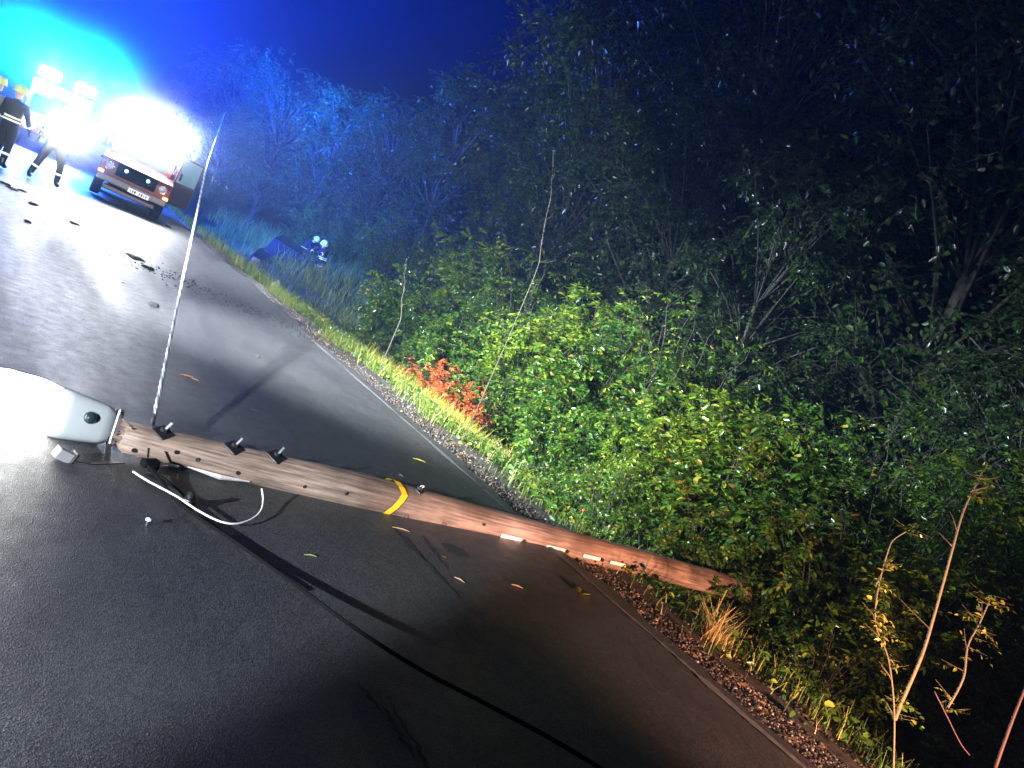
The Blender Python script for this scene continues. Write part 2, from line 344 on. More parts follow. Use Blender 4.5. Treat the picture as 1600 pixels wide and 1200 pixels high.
def make_tree(name, seed, h, crown_r, clumps, leaf_m, ll=.1, tr=.14, low=.25, nleaf=8, per=26):
    rng = np.random.default_rng(seed); root = bpy.data.objects.new(name, None); COL.objects.link(root); mb = MB(); pts = []
    for k in range(8): pts.append((rng.normal(0, .05) * k * .4, rng.normal(0, .05) * k * .4, h * .92 * k / 7))
    mb.tube(pts, [tr * (1 - .8 * k / 7) + .01 for k in range(8)], 8)
    St, Sd, Sl = [], [], []
    for c in range(clumps):
        s = low + (1 - low) * (c + rng.random()) / clumps; a = c * 2.4 + rng.uniform(-.5, .5)
        prof = math.sin(math.pi * min(1, (1 - s) / (1 - low) * .85 + .12)) ** .7
        R_ = crown_r * prof * rng.uniform(.55, 1.05); i0 = min(6, int(s * .8 * 7))
        o = Vector(pts[i0]); e = Vector((math.cos(a) * R_, math.sin(a) * R_, h * s + rng.normal(0, .15)))
        mid = o.lerp(e, .5) + Vector((0, 0, .1 * R_)); mb.tube([o, mid, e], [tr * .3, tr * .2, .012], 5)
        cs = crown_r * rng.uniform(.22, .42)
        nt_ = int(per * rng.uniform(.6, 1.3)); dd = nrm(rng.normal(0, 1, (nt_, 3))); dd[:, 2] *= .6
        P = np.array(e) + dd * cs * rng.uniform(.2, 1, (nt_, 1))
        St.append(P); Sd.append(nrm(dd + rng.normal(0, .5, (nt_, 3)))); Sl.append(cs * rng.uniform(.4, .8, nt_))
        for _ in range(5):      # twigs along the limb
            q = mid.lerp(e, rng.random()); d = rng.normal(0, 1, (1, 3)); St.append(np.array([q])); Sd.append(nrm(d)); Sl.append(np.array([cs * .6]))
    St, Sd, Sl = np.concatenate(St), np.concatenate(Sd), np.concatenate(Sl)
    V, Q = twig_leaves(rng, St, Sd, Sl, nleaf, ll, droop=.35)
    link('crown', np_mesh('crown', V, Q), leaf_m, root)
    tr_o = mb.build('trunk', BARK, root, smooth=True)
    tw = sticks(St, St + Sd * Sl[:, None] * .9, .006 + 0 * Sl, .002 + 0 * Sl); link('twigs', np_mesh('twigs', *tw), BARK, root)
    return root

used = set()
def put(proto, loc, rz, sc, label, cat, group=None):
    if proto.name not in used: used.add(proto.name); o = proto
    else:
        o = proto.copy(); COL.objects.link(o)
        for ch in [c for c in proto.children]:
            c = ch.copy(); COL.objects.link(c); c.parent = o
    o.location = loc; o.rotation_euler = (0, 0, rz); o.scale = (sc if isinstance(sc, tuple) else (sc,) * 3)
    for key in ('label', 'category', 'group'):
        if key in o: del o[key]
    return tag(o, label, cat, group)
def gpos(x, y, dz=0): return Vector((x, y, float(gh(x, y)) + dz))

B1 = make_bush('leafy_bush', 11, 2.4, 2.1, 34, 12, 10, .145, LEAF, sub=2)
B2 = make_bush('leafy_bush', 12, 2.8, 2.0, 30, 14, 10, .14, LEAF2, asp=.42, sub=2)
B3 = make_bush('leafy_bush', 13, 3.2, 2.5, 38, 13, 8, .11, LEAF, asp=.38, sub=3)
B4 = make_bush('hedge_shrub', 14, 1.5, 1.7, 30, 9, 9, .085, LEAF, asp=.55, sub=2, low=.02)
B5 = make_bush('bramble_shrub', 15, .9, 1.4, 26, 7, 8, .07, LEAF, asp=.6, lean=.9, sub=1, low=0)
RB = make_bush('red_shrub', 21, .75, 1.1, 34, 7, 8, .06, LEAFR, asp=.42, sub=1, low=.2)
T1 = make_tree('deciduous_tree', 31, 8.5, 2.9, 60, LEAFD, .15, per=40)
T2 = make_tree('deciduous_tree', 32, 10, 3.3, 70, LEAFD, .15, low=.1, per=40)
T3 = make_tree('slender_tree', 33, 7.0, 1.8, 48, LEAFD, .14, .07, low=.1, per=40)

# front row of the thicket, from near right to far left
GB = 'bushes of the thicket along the verge'
front = [  # x, y, proto, scale, label
 (7.5, 1.2, B5, 1.2, 'low dark bush at the lower right corner beside the broken sapling'),
 (8.0, 2.3, B4, 1.1, 'dim leafy bush behind the broken sapling at the right'),
 (7.4, 3.6, B4, 1.1, 'small leaved green bush right behind the buried end of the fallen pole'),
 (7.2, 4.8, B1, .85, 'bright green bush above the buried end of the fallen pole'),
 (7.7, 5.8, B2, .85, 'large leaved glossy bush over the middle of the near verge'),
 (7.4, 7.0, B4, 1.1, 'low spreading bush right of the red shrub'),
 (7.6, 8.3, B1, .85, 'leafy bush just behind the red shrub'),
 (7.6, 9.7, B2, .9, 'bright yellowish green bush above and left of the red shrub'),
 (7.3, 11.2, B1, .8, 'bluish lit bush at the left part of the hedge'),
 (7.5, 12.8, B4, 1.2, 'low bush beside the grassy bank'),
 (7.5, 14.6, B1, .85, 'blue green bush at the far end of the hedge'),
]
for (x, y, p, s, lab) in front: put(p, gpos(x, y, -.05), x * 3 + y * 2.1, s, lab, 'bush', GB)
back = [
 (9.6, 1.6, B3, .95, 'dark tall bush at the right edge of the photo'),
 (9.5, 3.1, B2, 1.0, 'tall bush with narrow upright shoots at the right'),
 (9.4, 4.7, B3, .95, 'dense tall bush with yellowing tips right of the dark gap'),
 (9.3, 6.5, B1, 1.0, 'tall bush left of the dark gap in the thicket'),
 (9.3, 8.4, B3, 1.05, 'tall green bush in the middle of the thicket'),
 (9.2, 10.4, B2, 1.15, 'tall brightly lit bush with fresh green shoots'),
 (9.2, 12.6, B3, 1.1, 'tall dull green bush behind the yellowish one'),
 (9.0, 15.0, B2, 1.2, 'tall bush at the left end of the thicket tinted blue'),
]
for (x, y, p, s, lab) in back: put(p, gpos(x, y, -.05), x * 5 + y * 1.3, s, lab, 'bush', 'tall bushes of the second row')
trees = [
 (12.5, 1.0, T1, 1.0, 'dark tree with pale branches at the upper right corner'),
 (12.6, 4.6, T3, .95, 'small tree dimly lit in the dark right part'),
 (14.5, 3.6, T2, 1.2, 'large dark tree behind the bushes at the right'),
 (15.0, 8.0, T2, 1.35, 'large nearly black tree in the upper middle'),
 (11.8, 9.6, T3, .95, 'slender tree with dull green leaves above the lit bushes'),
 (12.0, 12.6, T1, .85, 'broad tree with grey green leaves left of the slender one'),
 (11.0, 15.6, T3, 1.0, 'blue tinted slender tree at the left end of the thicket'),
 (14.5, 14.0, T2, 1.4, 'dark tree behind the broad grey green one'),
]
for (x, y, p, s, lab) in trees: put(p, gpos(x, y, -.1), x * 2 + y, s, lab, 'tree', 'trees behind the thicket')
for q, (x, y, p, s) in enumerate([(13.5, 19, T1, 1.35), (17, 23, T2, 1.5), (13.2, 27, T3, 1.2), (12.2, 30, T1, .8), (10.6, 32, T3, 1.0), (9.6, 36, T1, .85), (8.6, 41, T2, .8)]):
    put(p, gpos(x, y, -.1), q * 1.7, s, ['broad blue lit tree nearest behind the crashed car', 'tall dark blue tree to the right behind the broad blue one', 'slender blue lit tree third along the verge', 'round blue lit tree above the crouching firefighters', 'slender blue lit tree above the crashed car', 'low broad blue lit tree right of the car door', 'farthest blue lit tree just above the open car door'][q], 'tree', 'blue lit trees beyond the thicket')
for q, (x, y, s) in enumerate([(11.5, 21.5, .9), (11.6, 25, 1.0), (10.8, 29.5, .9), ]):
    put(B3, gpos(x, y, -.05), q * 2.2, s, 'blue lit bush in the mist, ' + ['nearest of the row to the green hedge', 'second of the row from the green hedge', 'just behind the crashed car', 'beyond the crashed car', 'farthest of the row'][q], 'bush', 'blue lit bushes beyond the thicket')
for (px, py, s, lab) in [(648, 612, .95, 'small red leaved shrub at the left of the red patch'), (690, 640, 1.1, 'wide red leaved shrub in the middle of the red patch'),
                       (728, 668, 1.0, 'red leaved shrub nearest to the camera above the yellow grass')]:
    x, y = gi(px, py).xy
    put(RB, gpos(x, y), x * 9 + y, s, lab, 'shrub', 'red leaved shrubs on the bank')
for q, (x, y, p, s, lab) in enumerate([(6.3, 5.7, B4, .7, 'small shrub close to the gravel halfway between the pole and the red patch'), (6.35, 6.5, B4, .55, 'small shrub just below the red patch'),
        (6.6, 4.7, B4, .72, 'small shrub overhanging the right part of the pole'), (6.9, 7.6, B1, .62, 'leafy bush between the red patch and the tall bushes'), (6.9, 9.4, B4, .95, 'round bush just above the red patch'),
        (6.9, 11.8, B4, .8, 'round bush beside the top of the grassy bank'), (6.9, 6.1, B2, .6, 'fresh green bush leaning towards the road above the pole'), (7.3, 2.7, B2, .65, 'dim bush just left of the broken sapling'),
        (8.4, 5.2, B1, .95, 'bush filling the hedge above the buried end of the pole'), (8.3, 7.5, B4, 1.5, 'dense bush in the middle of the hedge'), (8.4, 9.3, B1, 1.0, 'dense bush behind the brightest one'), (8.3, 11.4, B3, .8, 'dense bush at the bluish left side of the hedge'), (8.4, 3.7, B3, .75, 'narrow leaved bush to the right of the dark gap')]):
    put(p, gpos(x, y, -.05), q * 2.3 + .7, s, lab, 'bush', 'bushes filling the hedge')
for q, (x, y, s, lab) in enumerate([(7.15, 4.0, .8, 'low bramble hiding the buried end of the fallen pole'), (6.3, 4.9, .8, 'low bramble just above the middle of the fallen pole'), (6.6, 3.1, .8, 'low bramble below the buried end of the fallen pole'),
        (6.4, 6.2, .75, 'low bramble at the foot of the bushes near the gravel'), (6.6, 10.6, .8, 'low green shrub on the bank left of the red patch'),
        (7.0, 1.9, .75, 'low bramble at the foot of the broken sapling'), (6.4, 13.2, .8, 'low shrub at the top of the grassy bank')]):
    put(B5, gpos(x, y, -.02), q * 1.9 + .5, s, lab, 'shrub', 'low brambles on the bank')

BARKM = mat('grey_bark', (.07, .06, .04), .7, noise=25)
def bare(px0, py0, px1, py1, dist, r, lab, seed):
    b = dp(px0, py0, dist); top = dp(px1, py1, dist + .2); foot = gpos(b.x, b.y, -.05); t = thing('bare_sapling', foot, lab, 'sapling'); e = top - b; rg = random.Random(seed)
    pts = [(b - foot) * (k / 3) for k in range(3)] + [b - foot + e * (k / 8) + Vector((rg.uniform(-.015, .015), rg.uniform(-.015, .015), 0)) for k in range(9)]
    MB().tube(pts, [r * (1 - .085 * k) for k in range(12)], 6).build('stem', BARKM, t, smooth=True)
    for k in range(4, 12):
        d = Vector((rg.uniform(-1, 1), rg.uniform(-1, 1), rg.uniform(.6, 1.8))).normalized() * rg.uniform(.3, .6) * e.length * .35
        m_ = pts[k] + d * .5 + Vector((rg.uniform(-.02, .02), 0, rg.uniform(-.02, .02))); MB().tube([pts[k], m_, pts[k] + d], [r * .4, r * .25, r * .1], 4).build('twig', BARKM, t)
bare(838, 430, 866, 262, 8.6, .005, 'thin bare pale stem rising out of the brightly lit bushes', 1)
bare(626, 500, 634, 410, 11.0, .007, 'thin bare stem in the bluish bushes at the left of the hedge', 5)

# ------------------------------------------------------------------ grass, gravel, litter
def blades(rng, X, Y, hmin, hmax, w, n_seg=3, lean=.5):
    N_ = len(X); Z = gh(X, Y); H = rng.uniform(hmin, hmax, N_); a = rng.uniform(0, 2 * math.pi, N_); b = rng.uniform(0, 2 * math.pi, N_); ln = rng.uniform(.1, lean, N_) * H
    V = []
    for s in (0, .5, 1):
        cx = X + np.cos(a) * ln * s * s; cy = Y + np.sin(a) * ln * s * s; cz = Z + H * s * (1 - .15 * s)
        ww = w * (1 - .85 * s) * rng.uniform(.7, 1.2, N_)
        V += [np.stack([cx - np.cos(b) * ww, cy - np.sin(b) * ww, cz], 1), np.stack([cx + np.cos(b) * ww, cy + np.sin(b) * ww, cz], 1)]
    V = np.stack(V, 1).reshape(-1, 3); k = np.arange(N_)[:, None] * 6
    return V, np.concatenate([k + np.array([[0, 1, 3, 2]]), k + np.array([[2, 3, 5, 4]])])
rng = np.random.default_rng(5)
def band(n, y0, y1, xa, xb, pw=1.0):
    Y = rng.uniform(y0, y1, n); X = xa(Y) + (xb(Y) - xa(Y)) * rng.random(n) ** pw; keep = (np.sin(X * 5 + Y * 2.3) + np.sin(Y * 3.7 - X * 2) + rng.normal(0, .9, n)) > -.9
    return X[keep], Y[keep]
gx0 = lambda Y: np.interp(Y, [3, 6, 9, 14, 20, 30], [5.3, 5.2, 5.0, 4.9, 4.8, 4.8]) + .16 * np.sin(Y * 2.1) + .10 * np.sin(Y * 5.3 + 1) + rng.normal(0, .06, len(Y)); gx1 = lambda Y: np.interp(Y, [3, 6, 9, 14, 20, 30], [6.3, 6.4, 6.6, 7.4, 8.5, 9])
X, Y = band(22000, 7.4, 17, gx0, gx1, 1.0); ga = blades(rng, X, Y, .06, .28, .005)
X, Y = band(16000, 15, 34, gx0, gx1); gb = blades(rng, X, Y, .1, .4, .009)
V, Q = join_geo([ga, gb]); tag(link('grass', np_mesh('grass', V, Q), GRASS), 'green and yellow grass growing on the bank beside the road', 'grass', kind='stuff')
X, Y = band(9000, 16, 38, lambda Y: 8 + 0 * Y, lambda Y: 14 + 0 * Y); V, Q = blades(rng, X, Y, .2, .8, .014, lean=.6)
tag(link('tall_meadow', np_mesh('meadow', V, Q), GRASS), 'tall blue lit grass in the misty field behind the bank', 'grass', kind='stuff')
X, Y = band(2600, 7.6, 11.2, lambda Y: 5.3 + 0 * Y, lambda Y: 6.3 + 0 * Y); V, Q = blades(rng, X, Y, .15, .42, .006)
tag(link('yellow_grass', np_mesh('ygrass', V, Q), LEAFY), 'tall yellow grass in front of the red shrubs', 'grass', kind='stuff')
X, Y = band(2600, -1, 8, lambda Y: 4.75 + 0 * Y, lambda Y: 6.6 + 0 * Y, .7); V, Q = blades(rng, X, Y, .08, .3, .005)
tag(link('sparse_grass', np_mesh('sgrass', V, Q), GRASS), 'sparse grass on the dark slope below the fallen pole', 'grass', kind='stuff')
def flat_litter(n, xf, yf, smin, smax, rng, up=.5):
    X, Y = xf(n), yf(n); P = np.stack([X, Y, gh(X, Y) + .012 + rng.random(n) * .01], 1); D = rng.normal(0, 1, (n, 3)); D[:, 2] *= .2
    L = rng.uniform(smin, smax, n); return leaf_geo(P, D, np.array([0, 0, 1.]) + rng.normal(0, up, (n, 3)), L, L * .55)
# gravel: small tetra-like stones
def stones(n, X, Y, s0, s1, zoff=0):
    S = rng.uniform(s0, s1, n); P = np.stack([X, Y, gh(X, Y) + zoff], 1)
    base = np.array([[-1, -1, -.4], [1, -.8, -.4], [.9, 1, -.4], [-.8, .9, -.4], [-.6, -.5, .6], [.6, -.6, .5], [.5, .6, .65], [-.5, .5, .5]])
    a = rng.uniform(0, 6.28, n); c, s_ = np.cos(a), np.sin(a); Bv = base[None] * rng.uniform(.7, 1.2, (n, 8, 1)) * S[:, None, None] * .5
    Xr = Bv[:, :, 0] * c[:, None] - Bv[:, :, 1] * s_[:, None]; Yr = Bv[:, :, 0] * s_[:, None] + Bv[:, :, 1] * c[:, None]
    V = (np.stack([Xr, Yr, Bv[:, :, 2]], 2) + P[:, None]).reshape(-1, 3); k = np.arange(n)[:, None] * 8
    return V, np.concatenate([k + np.array([q]) for q in ([0, 1, 5, 4], [1, 2, 6, 5], [2, 3, 7, 6], [3, 0, 4, 7], [4, 5, 6, 7])])
n = 26000; Y = .5 + 26 * rng.random(n) ** 1.7; X = 4.24 + np.abs(rng.normal(0, .42, n)) + rng.random(n) * .3 + .08 * np.sin(Y * 3)
V, Q = stones(n, X, Y, .004, .024, -.004)
tag(link('verge_gravel', np_mesh('gravel', V, Q), GRAVELM), 'dark crushed gravel strip between asphalt and grass', 'gravel', kind='stuff')
V, Q = flat_litter(1300, lambda n: 4.25 + np.abs(rng.normal(0, .6, n)), lambda n: rng.uniform(.5, 14, n), .015, .05, rng)
tag(link('leaf_litter', np_mesh('litter', V, Q), LEAFB), 'brown fallen leaves and chips on the gravel verge', 'leaf litter', kind='stuff')
V, Q = flat_litter(7000, lambda n: rng.uniform(4.95, 8, n) ** 1.0, lambda n: rng.uniform(0, 15, n), .03, .09, rng, .9); V[:, 2] += np.repeat(rng.uniform(.02, .16, len(V) // 6), 6)
tag(link('ground_cover', np_mesh('cover', V, Q), LEAF), 'small green weeds covering the foot of the bank', 'ground cover', kind='stuff')
# mud trail crossing the road, thrown off when the car left it
n = 650; s = rng.random(n) ** .8; A0, A1 = gp(195, 402), gp(620, 585)
X = A0.x + (A1.x - A0.x) * s + rng.normal(0, .09, n) * (1 + 2 * (1 - s)); Y = A0.y + (A1.y - A0.y) * s + rng.normal(0, .35, n)
V, Q = stones(n, X, Y, .008, .030, .028)
tag(link('mud_crumbs', np_mesh('mud', V, Q), mat('mud', (.02, .016, .014), .9)), 'dark trail of mud crumbs crossing the wet road', 'mud', kind='stuff')
MUD = mat('wet_mud', (.018, .015, .013), .8, noise=20, bump=.5)
for q, (px, py, L) in enumerate([(210, 403, .5), (232, 420, .35), (115, 350, .3), (20, 296, .4), (37, 300, .35), (52, 320, .3), (240, 477, .22), (262, 355, .3), (8, 288, .3), (44, 348, .2)]):
    c = gp(px, py); mb = MB(); rg = random.Random(q); m_ = []
    for k in range(14):
        a = k / 14 * 2 * math.pi; rr = rg.uniform(.25, 1); m_.append((c.x + math.cos(a) * L * .35 * rr, c.y + math.sin(a) * L * .6 * rr, .006))
    top = [(c.x + (x - c.x) * .6, c.y + (y - c.y) * .6, .03) for x, y, z in m_]
    mb.add(m_ + top, [(k, (k + 1) % 14, 14 + (k + 1) % 14, 14 + k) for k in range(14)] + [tuple(range(14, 28))])
    tag(mb.build('mud_clod', MUD, smooth=True), ['long flat mud clod at the start of the mud trail', 'mud clod just right of the start of the mud trail', 'mud clod on the white shining road below the standing firefighter', 'large mud clod by the feet of the firefighter at the left edge', 'mud clod just right of the one at the left firefighter', 'mud clod between the two firefighters and the car', 'lone mud clod on the road left of the twisted cable', 'mud clod on the road close to the car', 'mud clod at the extreme left edge of the road', 'small mud clod below the firefighters'][q], 'mud clod', 'mud clods on the far road')

SCR = mat('scrape_mark', (.012, .011, .012), .75, noise=30, var=.6)
mb = MB(); rg = random.Random(12)
for (x0, y0, x1, y1, w_) in [(612, 822, 665, 878, .03), (648, 858, 720, 938, .018), (690, 850, 735, 872, .10), (660, 838, 700, 892, .02), (558, 1068, 600, 1120, .012), (592, 1100, 648, 1190, .016), (606, 1098, 664, 1188, .012), (640, 1150, 690, 1240, .014)]:
    a_, b_ = gp(x0, y0), gp(x1, y1); d = (b_ - a_).normalized(); sd = Vector((-d.y, d.x, 0)); L_, R_ = [], []
    for k in range(13):
        c = a_.lerp(b_, k / 12) + sd * rg.uniform(-.01, .01); ww = w_ * math.sin(math.pi * (k + .6) / 13.2) * rg.uniform(.4, 1); L_.append(c + sd * ww + Vector((0, 0, .0075))); R_.append(c - sd * ww + Vector((0, 0, .0075)))
    mb.add(L_ + R_, [(k, k + 1, 14 + k, 13 + k) for k in range(12)])
tag(mb.build('road_scrape_marks', SCR), kind='structure')

# ------------------------------------------------------------------ fallen lamp pole
A = gp(180, 700, .02); Bp = gp(1160, 915, -.05)
A = Vector((A.x, A.y, .0)); Bp = Vector((Bp.x, Bp.y, -.2))
ax = (Bp - A); LEN = ax.length + .95; ang = math.atan2(ax.y, ax.x); slope = math.asin(-ax.z / ax.length)
pole = thing('fallen_lamp_pole', (A.x, A.y, .03), 'weathered wooden lamp pole lying across the road with its lamp still lit', 'utility pole')
pole.rotation_euler = (0, slope, ang)
ns = 60; V = []; rg = random.Random(8)
sec = [(-.42, .0), (-.49, .18), (-.5, .42), (-.46, .62), (-.37, .78), (-.2, .90), (.02, .96), (.25, .91), (.42, .74), (.5, .45), (.42, .08), (.2, -.02), (-.25, -.02)]
for i in range(ns + 1):
    x = LEN * i / ns; t_ = i / ns; wd = .17 + .10 * min(1, t_ * 4) - .05 * t_; hg = .15 + .075 * min(1, t_ * 5) - .03 * t_
    for k, (a_, b_) in enumerate(sec): V.append((x if i else (0 if k % 2 else .025), a_ * wd + (wob := .004 * math.sin(x * 3.1 + k) + rg.uniform(-.001, .001)), b_ * hg + .003 * math.sin(x * 4.3 + k * 2)))
m_ = len(sec); Fs = [(i * m_ + k, i * m_ + (k + 1) % m_, (i + 1) * m_ + (k + 1) % m_, (i + 1) * m_ + k) for i in range(ns) for k in range(m_)] + [tuple(range(m_)), tuple(ns * m_ + k for k in range(m_))]
sh = MB().add(V, Fs).build('shaft', WOOD, pole, smooth=True)
def on_pole(px, py, side='top'):
    """point of the pole's axis frame that stands at a picture column"""
    best = None
    for k in range(400):
        x = LEN * k / 400; t_ = x / LEN; wd = .17 + .10 * min(1, t_ * 4) - .03 * t_; hg = .15 + .075 * min(1, t_ * 5)
        p = Matrix.Translation(pole.location) @ pole.rotation_euler.to_matrix().to_4x4() @ Vector((x, -.5 * wd, .5 * hg)); d = p - Vector((0, 0, EYE))
        sx = 800 + F_PX * d.dot(cr) / d.dot(f)
        if best is None or abs(sx - px) < best[0]: best = (abs(sx - px), x, wd, hg)
    return best[1:]
TAPE = mat('yellow_tape', (.55, .33, .01), .45)
x, wd, hg = on_pole(612, 790); e = .003; tw_ = .05
pr = [(-.42 * wd - e * 2, .0, -.03), (-.49 * wd - e * 2, .18 * hg, -.015), (-.5 * wd - e * 2, .42 * hg, .02), (-.46 * wd - e * 2, .62 * hg, .045), (-.37 * wd - e, .78 * hg + e, .07), (-.2 * wd, .90 * hg + e * 2, .05), (.02 * wd, .96 * hg + e * 2, .035), (.25 * wd, .91 * hg + e * 2, .02), (.42 * wd + e, .74 * hg + e * 2, .0)]
V = [(x + o, y, z) for y, z, o in pr] + [(x + o + tw_, y, z) for y, z, o in pr]
MB().add(V, [(k, k + 1, len(pr) + k + 1, len(pr) + k) for k in range(len(pr) - 1)]).build('yellow_tape', TAPE, pole)
# pale strips on the near face with a bolt at the end of each
PALE = mat('pale_strip', (.8, .66, .52), .5)
for px in (803, 872, 927, 968):
    x, wd, hg = on_pole(px, 860); st = MB().box((x, -.5 * wd - .004, .34 * hg), (.20, .008, .028)).build('pale_strip', PALE, pole, .003)
    MB().lathe([(.001, 0), (.014, .001), (.014, .012), (.008, .016)], 8, 'Y', (x + .13, -.5 * wd - .014, .34 * hg)).build('bolt_head', DMETAL, pole)
for px in (700, 755, 640, 540, 480, 375, 310, 215, 275): # nails and knots on the near face
    x, wd, hg = on_pole(px, 800); z = hg * random.Random(px).uniform(.2, .6)
    MB().lathe([(.012, 0), (.012, .006), (.004, .008)], 8, 'Y', (x, -.5 * wd - .006, z)).build('nail_head', METAL if px % 2 == 0 else DMETAL, pole)
def step_bolt(px, s=1.0):
    s *= 1.35
    x, wd, hg = on_pole(px, 700); z0 = .97 * hg
    b = MB().box((x, -.12 * wd, z0 - .006), (.085 * s, .085 * s, .010), Matrix.Rotation(.38, 3, 'X') @ Matrix.Rotation(.7, 3, 'Z')).build('washer_plate', DMETAL, pole, .003)
    MB().tube([(x, -.12 * wd, z0), (x + .025, -.10 * wd, z0 + .055 * s)], .010, 8).build('threaded_bolt', METAL, b)
    MB().lathe([(.02, 0), (.02, .018)], 6, 'Z', (x, -.12 * wd, z0 + .001)).build('hex_nut', DMETAL, b)
for px in (250, 362, 430, 655): step_bolt(px, .8 if px != 655 else .45)
# split strip hanging along the underside
x0, wd, hg = on_pole(300, 740); x1, *_ = on_pole(400, 760)
MB().tube([(x0, -.5 * wd - .01, .02), ((x0 + x1) / 2, -.5 * wd - .035, .015), (x1, -.5 * wd - .012, .02)], [.004, .016, .004], 5).build('split_splinter', mat('grey_wood', (.4, .34, .32), .7, noise=40), pole)
rg = random.Random(4); mb = MB()
for k in range(40):      # splinters at the top end
    y, z = rg.uniform(-.07, .07), rg.uniform(.04, .15); mb.tube([(.02, y, z), (-rg.uniform(.01, .07), y + rg.uniform(-.02, .02), z + rg.uniform(-.02, .02))], [.005, .001], 3)
mb.build('splinters', WOOD, pole)

# lamp head: tapered housing with luminous bowl, in its own frame: +x from the pole towards the bowl
LH = thing('lamp_head', (0, 0, 0), None, None); del_keys = [k for k in LH.keys()]
HOUS = mat('lamp_housing', (.22, .225, .225), .38, noise=6, var=.08)
BOWL = mat('lamp_bowl', (.95, .95, .95), .3, emit=(1, .98, .95), es=19)
S0 = gp(185, 672, .1); S1 = gp(-40, 610, .12); dirh = (S1 - S0); dirh.z = 0; dirh.normalize()
LH.parent = pole
Mh = Matrix.Translation((S0.x, S0.y, .11)) @ Matrix.Rotation(math.atan2(dirh.y, dirh.x), 4, 'Z') @ Matrix.Rotation(rad(-64), 4, 'X')
Mp = Matrix.Translation(pole.location) @ pole.rotation_euler.to_matrix().to_4x4()
LH.matrix_local = Mp.inverted() @ Mh
def rsec(w, h, z0, n=20, p=3.5):
    o = []
    for k in range(n):
        a = 2 * math.pi * k / n; c, s = math.cos(a), math.sin(a)
        o.append((abs(c) ** (2 / p) * math.copysign(1, c) * w / 2, abs(s) ** (2 / p) * math.copysign(1, s) * h / 2 + z0))
    return o
def loft(secs, n=20):
    V = [(x, y, z) for x, pr_ in secs for y, z in pr_]; Fs = [(i * n + k, i * n + (k + 1) % n, (i + 1) * n + (k + 1) % n, (i + 1) * n + k) for i in range(len(secs) - 1) for k in range(n)]
    return MB().add(V, Fs + [tuple(range(n))[::-1], tuple((len(secs) - 1) * n + k for k in range(n))])
loft([(.035, rsec(.12, .07, 0)), (.05, rsec(.19, .10, 0)), (.09, rsec(.22, .12, 0)), (.25, rsec(.26, .135, 0)), (.32, rsec(.27, .13, .0))]).build('housing', HOUS, LH, smooth=True)
loft([(.22, rsec(.20, .12, .0)), (.33, rsec(.27, .15, -.0)), (.42, rsec(.30, .24, .0)), (.58, rsec(.30, .27, .0)), (.72, rsec(.25, .20, .0)), (.88, rsec(.1, .08, .0))]).build('diffuser_bowl', BOWL, LH, smooth=True)
MB().lathe([(.034, 0), (.034, .012), (.026, .028), (.012, .036), (.001, .038)], 18, 'Z', (.155, -.01, .055)).build('light_sensor', mat('sensor_glass', (.01, .02, .022), .12), LH, smooth=True)
MB().box((.02, 0, 0), (.03, .20, .09)).build('mounting_flange', METAL, LH, .008)
MB().tube([(-.14, -.0, -.01), (.02, 0, 0)], .028, 12).build('spigot', METAL, LH)
for y in (-.075, .075):
    MB().lathe([(.010, 0), (.010, .014), (.004, .016)], 8, 'Z', (.02, y, .045)).build('flange_bolt', CHROME, LH)
LH.name = 'lamp_head'

# clamp with black cable, cable joint, white wire
def curve_pts(P, n=10):
    P = [Vector(p) for p in P]; out = []
    for i in range(len(P) - 1):
        p0, p1, p2, p3 = P[max(i - 1, 0)], P[i], P[i + 1], P[min(i + 2, len(P) - 1)]
        for k in range(n):
            t = k / n; out.append(.5 * ((2 * p1) + (p2 - p0) * t + (2 * p0 - 5 * p1 + 4 * p2 - p3) * t * t + (3 * p1 - p0 - 3 * p2 + p3) * t ** 3))
    return out + [P[-1]]
pc = curve_pts([gp(232, 728, .07), gp(250, 750, .05), gp(288, 792, .035), gp(370, 848, .03), gp(450, 905, .05), gp(560, 985, .10), gp(660, 1048, .16), gp(760, 1100, .2), gp(880, 1165, .24), gp(1000, 1240, .26)])
tag(MB().tube(pc, .009, 8).build('black_cable', BLACK, smooth=True), 'thick black cable running from under the pole top across the road to the lower edge', 'cable')
pc2 = curve_pts([gp(240, 735, .04), gp(262, 752, .02), gp(285, 772, .02), gp(300, 800, .02), gp(330, 818, .014), gp(400, 868, .014), gp(480, 922, .014)])
tag(MB().tube(pc2, .006, 6).build('thin_black_cable', BLACK, smooth=True), 'thinner black cable lying beside the thick one below the clamp', 'cable')
cl = thing('cable_clamp', gp(231, 733, .02), 'black suspension clamp with a bright bolt under the top end of the fallen pole', 'cable clamp')
MB().box((0, 0, .035), (.10, .05, .045), Matrix.Rotation(.5, 3, 'Z')).build('clamp_body', BLACK, cl, .012)
MB().box((.02, -.02, .02), (.05, .07, .035), Matrix.Rotation(-.3, 3, 'Z')).build('clamp_jaw', BLACK, cl, .01)
MB().tube([(-.02, .0, .05), (-.028, .03, .105)], .007, 8).build('bolt', CHROME, cl)
jt = thing('cable_joint', gp(290, 795, .0), 'dark lumpy connector box on the black cable left of the white wire loop', 'cable joint')
MB().box((0, 0, .035), (.075, .055, .055), Matrix.Rotation(.9, 3, 'Z')).build('joint_body', DMETAL, jt, .014)
MB().lathe([(.02, 0), (.022, .02), (.012, .03), (.006, .032)], 10, 'Z', (0, 0, .062)).build('joint_cap', DMETAL, jt)
wc = curve_pts([gp(208, 737, .03), gp(232, 752, .04), gp(275, 775, .05), gp(310, 798, .05), gp(345, 815, .035), gp(372, 818, .03), gp(395, 810, .035), gp(408, 797, .045), gp(411, 780, .06), gp(409, 764, .09)])
